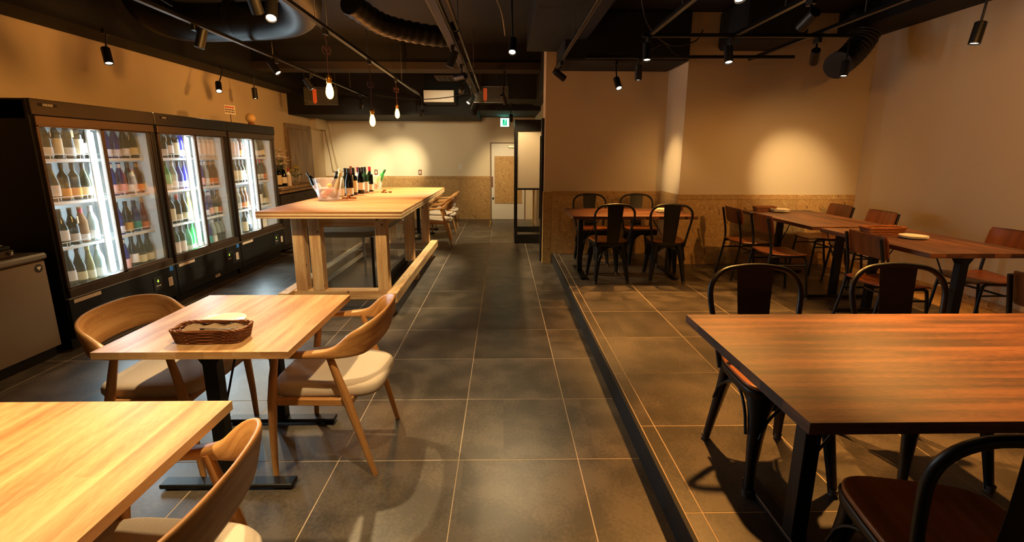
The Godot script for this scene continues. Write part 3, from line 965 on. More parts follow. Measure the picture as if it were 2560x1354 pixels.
# ------------------------------------------------------------------ coolers
func build_coolers() -> void:
	make_bottles()
	var rows := [
		[["TkTkK", "KGGgC", "KTwC", "KgYC"], ["BBTg", "bbTN", "B3QP", "bKgg"]],
		[["TKkB", "ECBB", "kRgY", "eeEEE"], ["WWWW", "bCNN", "BbgN", "QCDD"]],
		[["WWNC", "kkkg", "CNN", "kD"], ["CTg", "RRN", "kgY", ""]]]
	for i in 3:
		cooler(i, rows[i])

func txt(s: String, size: float, depth: float) -> TextMesh:
	var m := TextMesh.new()
	m.text = s
	var f := SystemFont.new()
	f.font_names = PackedStringArray(["Droid Sans"])
	f.font_weight = 700
	m.font = f
	m.font_size = 64
	m.pixel_size = size / 64.0
	m.depth = depth
	m.curve_step = 4.0
	return m

func cooler(i: int, rows: Array) -> void:
	var which: String = ["nearest", "middle", "farthest"][i]
	var z0 := -3.49 - 1.2 * i
	var o := thing("display_cooler", which + " of three tall black glass-door drinks coolers, lit from inside", "refrigerator", Vector3(-3.3, 0, z0), 0.0, "glass-door drinks coolers along the left wall")
	# local: x 0 is the front, x negative is deeper, z negative runs along the row
	var D := -0.74
	var b := mb()
	b.box(Vector3(D / 2 - 0.01, 0.985, -0.02), Vector3(-D - 0.02, 1.78, 0.036), 0.003)
	b.box(Vector3(D / 2 - 0.01, 0.985, -1.18), Vector3(-D - 0.02, 1.78, 0.036), 0.003)
	b.box(Vector3(D / 2 - 0.02, 1.80, -0.6), Vector3(-D - 0.04, 0.13, 1.196), 0.003)
	b.box(Vector3(D + 0.015, 0.985, -0.6), Vector3(0.03, 1.78, 1.12))
	b.box(Vector3(D / 2 - 0.02, 0.26, -0.6), Vector3(-D - 0.06, 0.33, 1.12))
	part(b, "cabinet", M.cooler_black, o)
	var ln := mb()
	ln.box(Vector3(D + 0.034, 1.08, -0.6), Vector3(0.006, 1.26, 1.12))
	ln.box(Vector3(-0.40, 1.08, -0.041), Vector3(0.66, 1.26, 0.004))
	ln.box(Vector3(-0.40, 1.08, -1.159), Vector3(0.66, 1.26, 0.004))
	ln.box(Vector3(-0.40, 1.716, -0.6), Vector3(0.66, 0.006, 1.11))
	ln.box(Vector3(-0.40, 0.445, -0.6), Vector3(0.66, 0.02, 1.11))
	part(ln, "white_liner", M.liner, o)
	var hd := part(mb().box(Vector3(-0.02, 1.82, -0.6), Vector3(0.045, 0.112, 1.192), 0.004), "header_panel", M.cooler_header, o)
	part(mb().box(Vector3(-0.016, 1.728, -0.6), Vector3(0.034, 0.066, 1.15), 0.003), "header_band", M.cooler_bronze, o)
	if i < 2:
		var pl := piece(mb().box(Vector3.ZERO, Vector3(0.003, 0.022, 0.145 if i == 0 else 0.11), 0.001).mesh(), "name_plate", M.ink, hd)
		pl.position = Vector3(0.0035, 1.838, -0.135)
		var tm := piece(txt("GALILEI", 0.021 if i == 0 else 0.016, 0.002), "plate_lettering", M.paper, hd)
		tm.position = Vector3(0.006, 1.838, -0.135)
		tm.rotation.y = PI / 2
	# sill and front panel
	part(mb().box(Vector3(-0.012, 0.45, -0.6), Vector3(0.03, 0.065, 1.15), 0.003), "door_sill", M.cooler_bronze, o)
	part(mb().box(Vector3(-0.02, 0.412, -0.6), Vector3(0.05, 0.012, 1.19), 0.002), "sill_ledge", M.steel, o)
	var fp := part(mb().box(Vector3(-0.016, 0.25, -0.6), Vector3(0.03, 0.31, 1.188), 0.003), "front_panel", M.cooler_black, o)
	var gr := mb()
	for k in 8:
		gr.box(Vector3(0.0005, 0.13 + k * 0.022, -0.38), Vector3(0.005, 0.008, 0.62), 0.001)
	part(gr, "grille_ribs", M.lamp_black, fp)
	part(mb().box(Vector3(-0.09, 0.045, -0.6), Vector3(0.05, 0.09, 1.14)), "kick_plate", M.lamp_black, o)
	var cp := part(mb().box(Vector3(0.002, 0.285, -0.935), Vector3(0.006, 0.13, 0.13), 0.002), "control_panel", M.ink, fp)
	var dig := piece(txt("4", 0.035, 0.001), "green_display_digit", M.led, fp)
	dig.position = Vector3(0.006, 0.31, -0.925)
	dig.rotation.y = PI / 2
	for k in 3:
		part(mb().box(Vector3(0.0058, 0.265, -0.905 - k * 0.022), Vector3(0.002, 0.009, 0.013)), "button", M.paper, fp)
	part(mb().box(Vector3(0.0005, 0.385, -0.17), Vector3(0.003, 0.028, 0.25)), "warning_strip", M.sticker, fp)
	part(mb().box(Vector3(0.0005, 0.26, -1.1), Vector3(0.003, 0.085, 0.055)), "notice_sticker", M.sticker, fp)
	var ns := mb()
	for k in 5:
		ns.box(Vector3(0.0022, 0.288 - k * 0.013, -1.1), Vector3(0.001, 0.003, 0.04 - 0.008 * (k % 2)))
	part(ns, "sticker_print", M.ink, fp)
	if i < 2:
		part(mb().box(Vector3(0.0005, 0.385, -1.13), Vector3(0.003, 0.045, 0.05)), "blue_sticker", M.blue, fp)
	if i == 1:
		part(mb().box(Vector3(0.0005, 0.125, -0.66), Vector3(0.003, 0.03, 0.09)), "small_notice", M.sticker, fp)
	# sliding doors
	for d in 2:
		var za: float = [-0.022, -0.585][d]
		var zb: float = [-0.605, -1.178][d]
		var xd: float = [-0.012, -0.04][d]
		var f := mb()
		f.box(Vector3(xd, 1.09, za - 0.011), Vector3(0.022, 1.21, 0.022), 0.002)
		f.box(Vector3(xd, 1.09, zb + (0.02 if d == 0 else 0.013)), Vector3(0.022, 1.21, 0.04 if d == 0 else 0.026), 0.002)
		f.box(Vector3(xd, 1.69, (za + zb) / 2), Vector3(0.022, 0.012, zb - za), 0.0)
		f.box(Vector3(xd, 0.489, (za + zb) / 2), Vector3(0.022, 0.016, zb - za), 0.0)
		var df := part(f, "sliding_door", M.cooler_bronze, o)
		part(mb().box(Vector3(xd, 1.09, (za + zb) / 2), Vector3(0.005, 1.19, absf(zb - za) - 0.04)), "door_glass", M.cooler_glass, df)
	# fluorescent tube behind the meeting stiles, in a slim white holder
	part(mb().box(Vector3(-0.10, 1.09, -0.558), Vector3(0.02, 1.2, 0.04), 0.004), "tube_holder", M.white, o)
	part(mb().box(Vector3(-0.077, 1.085, -0.558), Vector3(0.024, 1.17, 0.036), 0.009), "light_tube", M.tube, o)
	for sg in [-1, 1]:
		var al := AreaLight3D.new()
		al.name = "tube_light"
		al.area_size = Vector2(0.03, 1.15)
		al.light_color = Color(0.84, 0.95, 1.0)
		al.light_energy = 0.9 if sg < 0 else 3.0
		al.shadow_enabled = true
		al.area_range = 8.0
		o.add_child(al)
		al.position = Vector3(-0.063 if sg > 0 else -0.112, 1.085, -0.558)
		al.rotation.y = PI / 2 if sg < 0 else -PI / 2
	# wire shelves
	var ys := [1.456, 1.13, 0.78]
	for y in ys:
		var s := mb()
		for k in 13:
			s.box(Vector3(-0.42, y - 0.004, -0.08 - k * 0.0866), Vector3(0.58, 0.005, 0.005))
		for xx in [-0.14, -0.4, -0.68]:
			s.box(Vector3(xx, y - 0.009, -0.6), Vector3(0.008, 0.008, 1.1))
		s.box(Vector3(-0.118, y - 0.012, -0.6), Vector3(0.006, 0.024, 1.1), 0.001)
		s.tube([Vector3(-0.118, y + 0.035, -0.06), Vector3(-0.118, y + 0.035, -1.14)], 0.003, 6)
		for k in 9:
			s.box(Vector3(-0.118, y + 0.016, -0.08 - k * 0.13), Vector3(0.004, 0.04, 0.004))
		part(s, "wire_shelf", M.shelf_wire, o)
	for zz in [-0.06, -1.14]:
		part(mb().box(Vector3(-0.66, 1.08, zz), Vector3(0.02, 1.25, 0.02), 0.002), "shelf_post", M.shelf_wire, o)
	# bottles: each its own thing
	var yy := [1.4572, 1.1312, 0.7812, 0.456]
	var ord := ["first", "second", "third", "fourth", "fifth"]
	var rn := ["top shelf", "second shelf", "third shelf", "bottom shelf"]
	for d in 2:
		for r in 4:
			var s: String = rows[d][r]
			for k in s.length():
				var key := s[k]
				var shift := -z0 * 0.052
				var start := (-0.065 if d == 0 else -0.63) - shift
				var step := 0.096 if d == 0 else clampf((1.112 + start) / maxf(1.0, s.length() - 1.0), 0.084, 0.1)
				var zz: float = start - k * step
				if s.length() <= 2 and d == 0:
					zz -= 0.1
				var pos := Vector3(-3.3 - 0.172 - rng.randf() * 0.006, yy[r], z0 + zz)
				var lab := "%s, %s on %s, %s door of %s cooler" % [BT[key].words, ord[k], rn[r], "left" if d == 0 else "right", which]
				bottle(key, pos, lab, "bottles in the drinks coolers", rng.randf() * 0.6 + 0.1, 0.97)
	if i == 2:
		for q in [[-0.36, "white carton on the bottom shelf, left door of farthest cooler", 0.11], [-1.0, "large white carton on the bottom shelf, right door of farthest cooler", 0.24]]:
			var bx := thing("carton", q[1], "box", Vector3(-3.57, 0.4555, z0 + q[0]))
			part(mb().box(Vector3(0, 0.12, 0), Vector3(0.14, 0.24, q[2]), 0.003), "carton_body", M.paper, bx)
			part(mb().box(Vector3(0.0708, 0.14, 0), Vector3(0.001, 0.05, q[2] * 0.3)), "printed_mark", M.ink, bx)

# ------------------------------------------------------------------ left service area
func build_left_service() -> void:
	var o := thing("undercounter_fridge", "low stainless steel undercounter fridge left of the coolers", "refrigerator", Vector3(-3.36, 0, -3.44))
	part(mb().box(Vector3(-0.34, 0.42, 0.95), Vector3(0.66, 0.68, 1.9), 0.004), "body", M.cooler_black, o)
	part(mb().box(Vector3(-0.32, 0.768, 0.95), Vector3(0.70, 0.05, 1.9), 0.014), "steel_top", M.steel, o)
	var m2 := mat(Color(0.60, 0.53, 0.45), 0.4, 0.4)
	var dr := part(mb().box(Vector3(0.0, 0.41, 0.36), Vector3(0.03, 0.65, 0.68), 0.004), "door", m2, o)
	part(mb().box(Vector3(0.0, 0.41, 1.08), Vector3(0.03, 0.65, 0.68), 0.004), "door", m2, o)
	var bd := mb()
	bd.t = Transform3D(Basis(Vector3.UP, Vector3.RIGHT, Vector3.BACK), Vector3(0.016, 0.69, 0.075))
	bd.lathe([Vector2(0, -0.001), Vector2(0.03, -0.001), Vector2(0.03, 0.001), Vector2(0, 0.001)], 24, false)
	part(bd, "round_sticker", mat(Color(0.22, 0.20, 0.22), 0.5), dr)
	var ht := mb()
	ht.t = Transform3D(Basis(Vector3(0, 0, -1), Vector3.UP, Vector3.RIGHT), Vector3(0.0185, 0.69, 0.075))
	ht.prism(PackedVector2Array([Vector2(0, -0.016), Vector2(0.016, 0.004), Vector2(0.012, 0.013), Vector2(0.004, 0.012), Vector2(0, 0.007), Vector2(-0.004, 0.012), Vector2(-0.012, 0.013), Vector2(-0.016, 0.004)]), 0.001)
	part(ht, "heart_mark", M.paper, dr)
	part(mb().box(Vector3(-0.05, 0.04, 0.95), Vector3(0.04, 0.08, 1.85)), "kick_plate", M.lamp_black, o)
	var hb := mb()
	hb.tube(crom([Vector3(0.014, 0.62, 0.62), Vector3(0.04, 0.615, 0.62), Vector3(0.045, 0.60, 0.62), Vector3(0.04, 0.56, 0.62), Vector3(0.014, 0.555, 0.62)], 4), 0.012, 8)
	part(hb, "handle", M.lamp_black, dr)

	var ap := thing("tabletop_appliance", "flat dark metal appliance with a chrome knob on the steel fridge top", "appliance", Vector3(-3.56, 0.7935, -3.2))
	part(mb().box(Vector3(0, 0.025, 0.08), Vector3(0.30, 0.05, 0.34), 0.006), "base", M.cooler_bronze, ap)
	part(mb().box(Vector3(-0.01, 0.064, 0.08), Vector3(0.29, 0.027, 0.33), 0.006), "upper_tray", M.lamp_black, ap)
	var kb := mb()
	kb.t = Transform3D(Basis(Vector3.UP, Vector3.RIGHT, Vector3.BACK), Vector3(0.15, 0.03, -0.05))
	kb.lathe([Vector2(0, 0), Vector2(0.014, 0), Vector2(0.014, 0.018), Vector2(0.010, 0.022), Vector2(0, 0.022)], 14, false)
	part(kb, "knob", M.chrome, ap)
	solo(mb().box(Vector3(0, 0.0015, 0), Vector3(0.21, 0.003, 0.24), 0.001), "paper_pad", M.paper, "white paper pad lying on the dark appliance", "paper", Vector3(-3.55, 0.8716, -3.14), 0.2)

	# things on top of the farthest cooler
	var sg := thing("sign_card", "small printed card on a stick standing on the farthest cooler", "sign", Vector3(-3.42, 1.866, -6.22), PI / 2 - 0.25)
	part(mb().tube([Vector3(0, 0, 0), Vector3(0, 0.12, 0)], 0.004, 6), "stick", M.cord, sg)
	part(mb().box(Vector3(0, 0.004, 0), Vector3(0.06, 0.008, 0.05), 0.002), "foot", M.cord, sg)
	part(mb().box(Vector3(0, 0.17, 0), Vector3(0.17, 0.11, 0.004), 0.001), "card", M.paper, sg)
	var l1 := mb()
	for q in [[-0.06, 0.03], [-0.025, 0.028], [0.008, 0.03], [0.045, 0.034]]:
		l1.box(Vector3(q[0], 0.2, 0.003), Vector3(q[1], 0.016, 0.001))
	part(l1, "red_print", M.red, sg)
	var l2 := mb()
	for y in [0.17, 0.143]:
		for k in 6:
			l2.box(Vector3(-0.065 + k * 0.025, y, 0.003), Vector3(0.018 - 0.004 * (k % 2), 0.015, 0.001))
	part(l2, "black_print", M.ink, sg)
	var fg := thing("round_ornament", "small cream ball-shaped ornament on the farthest cooler", "ornament", Vector3(-3.42, 1.866, -6.70))
	part(mb().lathe([Vector2(0, 0), Vector2(0.045, 0), Vector2(0.04, 0.03), Vector2(0.03, 0.05), Vector2(0, 0.05)], 16, false), "stand", M.wicker, fg)
	var bl := []
	for k in 13:
		var a := -PI / 2 + PI * k / 12.0
		bl.append(Vector2(cos(a) * 0.062, 0.105 + sin(a) * 0.062))
	part(mb().lathe(bl, 20, false), "ball", mat(Color(0.80, 0.66, 0.44), 0.6), fg)

	# back counter beyond the coolers
	var c := thing("back_cabinet", "dark brown low cabinet with a pale top beyond the coolers", "cabinet", Vector3(-3.36, 0, -7.2))
	part(mb().box(Vector3(-0.33, 0.46, -0.75), Vector3(0.62, 0.84, 1.46), 0.003), "body", mat(Color(0.13, 0.10, 0.08), 0.6), c)
	part(mb().box(Vector3(-0.32, 0.98, -0.75), Vector3(0.70, 0.045, 1.5), 0.004), "worktop", M.grey_wood, c)
	part(mb().box(Vector3(-0.04, 0.925, -0.75), Vector3(0.06, 0.05, 1.46), 0.003), "top_rail", M.grey_wood, c)
	for k in 3:
		var d := part(mb().box(Vector3(-0.01, 0.49, -0.26 - k * 0.486), Vector3(0.02, 0.78, 0.48), 0.003), "door", mat(Color(0.15, 0.115, 0.09), 0.55), c)
		part(mb().box(Vector3(0.008, 0.83, -0.44 - k * 0.486), Vector3(0.014, 0.012, 0.08), 0.002), "handle", M.lamp_black, d)
	var top := 1.0028
	bottle("K", Vector3(-3.42, top, -7.51), "black bottle with white label on the pale cabinet top beside the flowers", "bottles on the back cabinet", 0.3, 1.1)
	bottle("k", Vector3(-3.45, top, -7.41), "black bottle half hidden by the farthest cooler on the cabinet top", "bottles on the back cabinet", 0.3, 1.1)
	bottle("W", Vector3(-3.38, top, -7.6), "pale bottle next to the glass vase on the cabinet top", "bottles on the back cabinet", 0.3, 0.9)
	var vs := thing("glass_vase", "clear glass vase with yellow flowers on the back cabinet", "vase", Vector3(-3.42, top, -7.95))
	part(mb().lathe([Vector2(0, 0), Vector2(0.04, 0), Vector2(0.055, 0.05), Vector2(0.062, 0.12), Vector2(0.055, 0.19), Vector2(0.06, 0.21), Vector2(0.057, 0.21), Vector2(0.052, 0.19), Vector2(0.058, 0.12), Vector2(0.05, 0.05), Vector2(0.036, 0.006), Vector2(0, 0.006)], 20, false), "glass", M.clear_glass, vs)
	flowers(vs, Vector3(0, 0.1, 0), 9, 0.10, 0.20, M.petal_y, 5)
	var oc := thing("orchid_pot", "white flowering orchid arching beside the farthest cooler", "plant", Vector3(-3.52, top, -7.66))
	part(mb().lathe([Vector2(0, 0), Vector2(0.05, 0), Vector2(0.065, 0.11), Vector2(0.06, 0.11), Vector2(0.05, 0.09), Vector2(0, 0.09)], 18, false), "pot", M.white, oc)
	flowers(oc, Vector3(0, 0.1, 0), 30, 0.11, 0.46, M.petal_w, 9, 2.0)

func flowers(par: Node, base: Vector3, cnt: int, spread: float, hgt: float, petal: Material, sd: int, big := 1.0) -> void:
	var r := RandomNumberGenerator.new()
	r.seed = sd
	for k in cnt:
		var a := r.randf() * TAU
		var tip := base + Vector3(cos(a) * spread * r.randf(), hgt * (0.45 + 0.55 * r.randf()), sin(a) * spread * r.randf())
		part(mb().tube(crom([base, base.lerp(tip, 0.5) + Vector3(0, 0.03, 0), tip], 4), 0.0025, 5), "stem", M.leaf, par)
		var f := mb()
		for p in 5:
			var b := TAU * p / 5.0 + r.randf()
			var dr := Vector3(cos(b), 0.25, sin(b)).normalized()
			var sd2 := dr.cross(Vector3.UP).normalized()
			var row := []
			for s in 5:
				var u := s / 4.0
				var w: float = 0.017 * big * sin(PI * (0.12 + 0.82 * u))
				var c := tip + dr * 0.04 * big * u + Vector3(0, 0.01 * sin(u * PI), 0)
				row.append(PackedVector3Array([c - sd2 * w, c + Vector3(0, 0.003, 0), c + sd2 * w, c - Vector3(0, 0.003, 0)]))
			f.grid(row, true, true)
		part(f, "blossom", petal, par)
	for k in 4:
		var a := TAU * k / 4.0 + 0.4
		var dr := Vector3(cos(a), 0, sin(a))
		var sd2 := dr.cross(Vector3.UP)
		var rows := []
		for s in 7:
			var u := s / 6.0
			var w: float = 0.022 * sin(PI * (0.1 + 0.88 * u))
			var c := base + dr * 0.14 * u + Vector3(0, 0.07 * sin(u * 2.2), 0)
			rows.append(PackedVector3Array([c - sd2 * w, c + Vector3(0, 0.003, 0), c + sd2 * w, c - Vector3(0, 0.003, 0)]))
		part(mb().grid(rows, true, true), "leaf", M.leaf, par)

# ------------------------------------------------------------------ counter
func build_counter() -> void:
	var o := thing("timber_counter", "long high timber counter with a thick plywood top and a low foot rail", "counter")
	var top := Node3D.new()
	top.name = "counter_top"
	o.add_child(top)
	var ys := [0.938, 0.954, 0.966, 0.982]
	for k in 4:
		var y0: float = ys[k]
		var y1: float = [0.954, 0.966, 0.982, 1.0][k]
		part(slab(-2.19, -0.905, y0, y1, -7.36, -4.19, 0.0015 if k == 3 or k == 0 else 0.0), "ply_layer", M.ply_dark if k % 2 == 1 else M.ply, top)
	for q in [[-1.90, -4.385], [-1.745, -4.385], [-1.135, -4.385], [-1.135, -5.66], [-1.135, -6.85], [-1.90, -6.85]]:
		var b := mb()
		b.off = Vector2(q[0] * 1.3, q[1] * 0.7)
		b.box(Vector3(q[0], 0.585, q[1]), Vector3(0.104, 0.70, 0.104), 0.003, 1)
		part(b, "leg", M.pine, o)
	part(mb().box(Vector3(-1.52, 0.888, -4.385), Vector3(0.66, 0.1, 0.06), 0.003), "apron", M.pine, o)
	part(mb().box(Vector3(-1.52, 0.888, -6.85), Vector3(0.66, 0.1, 0.06), 0.003), "apron", M.pine, o)
	part(mb().box(Vector3(-1.135, 0.888, -5.6), Vector3(0.05, 0.1, 2.4), 0.003, 2), "apron", M.pine, o)
	part(mb().box(Vector3(-1.52, 0.19, -4.385), Vector3(1.0, 0.09, 0.1), 0.003), "cross_rail", M.pine, o)
	part(mb().box(Vector3(-1.52, 0.19, -6.85), Vector3(1.0, 0.09, 0.1), 0.003), "cross_rail", M.pine, o)
	part(mb().box(Vector3(-1.033, 0.193, -5.61), Vector3(0.096, 0.096, 2.78), 0.003, 2), "foot_rail", M.pine, o)
	part(mb().box(Vector3(-2.03, 0.193, -5.61), Vector3(0.096, 0.096, 2.78), 0.003, 2), "foot_rail", M.pine, o)
	for q in [[-1.1, -4.32], [-1.1, -5.66], [-1.1, -6.85], [-1.95, -4.32], [-1.95, -6.85]]:
		part(mb().box(Vector3(q[0], 0.0725, q[1]), Vector3(0.11, 0.1435, 0.16), 0.004), "foot_block", M.pine, o)

	# ice buckets
	bucket(Vector3(-1.93, 1.0005, -5.28), 0.155, 0.105, 0.24, "large clear ice bucket with bottles and red fruit, nearest on the counter", [["K", Vector3(-0.07, 0.07, 0.02), 0.5, 0.9], ["T", Vector3(0.03, 0.05, -0.06), -0.25, 0.9], ["Y", Vector3(0.07, 0.05, 0.02), -0.35, 0.85]], [[Vector3(0.02, 0.09, 0.02), 0.045, M.red], [Vector3(0.06, 0.06, 0.03), 0.04, M.ink], [Vector3(-0.04, 0.06, 0.03), 0.045, mat(Color(0.85, 0.62, 0.52), 0.5)], [Vector3(0.03, 0.16, 0.03), 0.025, M.yellow]])
	bucket(Vector3(-1.85, 1.0005, -6.95), 0.105, 0.075, 0.20, "small ice bucket with a green bottle behind the row of bottles", [["E", Vector3(0.01, 0.05, 0.0), -0.55, 0.9]], [[Vector3(0.0, 0.05, 0.02), 0.04, M.leaf], [Vector3(0.02, 0.1, 0.0), 0.035, mat(Color(0.45, 0.6, 0.3), 0.5)]])
	var cb := [["C", "clear bottle at the near end of the row on the counter"], ["T", "black bottle with a cream tag in the row on the counter"], ["g", "olive sloping bottle in the left line on the counter"], ["k", "black bottle with large cream label in the row on the counter"], ["O", "amber orange bottle with a pink label on the counter"], ["K", "black bottle with white label beside the orange one on the counter"], ["W", "white bottle with a red top among those on the counter"], ["e", "dark green bottle with a large white label on the counter"], ["3", "black bottle with gold label at the back of the counter row"], ["R", "dark bottle with red foil at the far end of the counter row"]]
	for k in cb.size():
		var q: Array = cb[k]
		bottle(q[0], Vector3(-1.915 + 0.008 * k + [-0.02, 0.045, -0.03, 0.03, -0.035, 0.04, -0.02, 0.035, -0.03, 0.03][k], 1.0005, -5.70 - 0.092 * k), q[1], "bottles standing on the timber counter", rng.randf(), 1.1)
	var ck := mb().lathe([Vector2(0, -0.022), Vector2(0.0105, -0.022), Vector2(0.0115, -0.02), Vector2(0.0115, 0.02), Vector2(0.0105, 0.022), Vector2(0, 0.022)], 12, false).mesh()
	var cpos := [[-1.83, 0.0117, -5.47, 0.3], [-1.79, 0.0117, -5.44, 1.3], [-1.75, 0.0117, -5.48, 0.0], [-1.80, 0.0117, -5.50, 0.1], [-1.705, 0.0117, -5.46, 0.2], [-1.775, 0.034, -5.472, 0.7], [-1.59, 0.0117, -6.32, 0.4], [-1.55, 0.0117, -6.29, 1.2], [-1.50, 0.0117, -6.33, 0.1], [-1.57, 0.034, -6.31, 0.2]]
	var cl := ["left end cork of the near pile", "front cork lying crosswise in the near pile", "middle cork of the near pile", "rear cork of the near pile", "right end cork of the near pile", "top cork of the near pile", "left cork of the far pile", "crosswise cork of the far pile", "right cork of the far pile", "top cork of the far pile"]
	for k in cpos.size():
		var q: Array = cpos[k]
		var c := piece(ck, numbered("wine_cork"), M.cork, self)
		c.position = Vector3(q[0], 1.0 + q[1], q[2])
		c.rotation = Vector3(0, q[3], PI / 2)
		tag(c, cl[k] + " on the timber counter", "cork", "wine corks on the counter")

	# low glass case standing under the counter
	var g := thing("glass_case", "low glass display case with a grey top under the timber counter", "display case", Vector3(-1.66, 0, -5.7))
	part(mb().box(Vector3(0, 0.05, 0), Vector3(0.62, 0.10, 1.68), 0.004), "base", M.lamp_black, g)
	part(mb().box(Vector3(0, 0.105, 0), Vector3(0.58, 0.008, 1.64)), "steel_floor", M.steel, g)
	var tp := []
	for y in [[0.655, 0.99], [0.665, 1.0], [0.70, 1.0], [0.712, 0.985]]:
		var row := PackedVector3Array()
		for p in ell(0.33 * y[1], 0.87 * y[1], 7.0, 40):
			row.append(Vector3(p.x, y[0], p.y))
		tp.append(row)
	part(mb().grid(tp), "top_slab", M.grey_top, g)
	for sx in [-1, 1]:
		for sz in [-1, 1]:
			part(mb().box(Vector3(sx * 0.29, 0.38, sz * 0.82), Vector3(0.025, 0.545, 0.025), 0.002), "corner_post", M.black_steel, g)
	for s in [-1, 1]:
		part(mb().box(Vector3(0, 0.38, s * 0.822), Vector3(0.55, 0.54, 0.005)), "glass_pane", M.clear_glass, g)
		part(mb().box(Vector3(s * 0.292, 0.38, 0), Vector3(0.005, 0.54, 1.6)), "glass_pane", M.clear_glass, g)
	part(mb().box(Vector3(0.05, 0.38, 0.3), Vector3(0.02, 0.54, 0.02), 0.002), "inner_post", M.steel, g)

func bucket(pos: Vector3, rt: float, rb: float, h: float, label: String, bots: Array, fruit: Array) -> void:
	var o := thing("ice_bucket", label, "ice bucket", pos, 0.0, "clear ice buckets on the counter")
	part(mb().lathe([Vector2(0, 0), Vector2(rb, 0), Vector2(rb + 0.004, 0.004), Vector2(lerpf(rb, rt, 0.6), h * 0.6), Vector2(rt, h * 0.92), Vector2(rt + 0.008, h), Vector2(rt + 0.002, h), Vector2(rt - 0.004, h * 0.92), Vector2(lerpf(rb, rt, 0.6) - 0.004, h * 0.6), Vector2(rb - 0.002, 0.008), Vector2(0, 0.008)], 28, false), "plastic_tub", M.bucket, o)
	part(mb().lathe([Vector2(0, 0.012), Vector2(rb - 0.006, 0.012), Vector2(lerpf(rb, rt, 0.55) - 0.008, h * 0.55), Vector2(lerpf(rb, rt, 0.5) * 0.6, h * 0.58), Vector2(0, h * 0.56)], 24, false), "crushed_ice", pane(Color(0.86, 0.80, 0.80), 0.35, 0.5), o)
	for f in fruit:
		var pr := []
		for k in 9:
			var a := -PI / 2 + PI * k / 8.0
			pr.append(Vector2(cos(a) * f[1], sin(a) * f[1]))
		var q := part(mb().lathe(pr, 14, false), "fruit", f[2], o)
		q.position = f[0]
	for k in bots.size():
		var q: Array = bots[k]
		var b := bottle(q[0], pos + q[1], "%s lying tilted in the %s" % [BT[q[0]].words, "large ice bucket" if rt > 0.13 else "small ice bucket"], "bottles chilling in the ice buckets", 0.0, q[3])
		b.rotation = Vector3(0.1, 0, q[2])

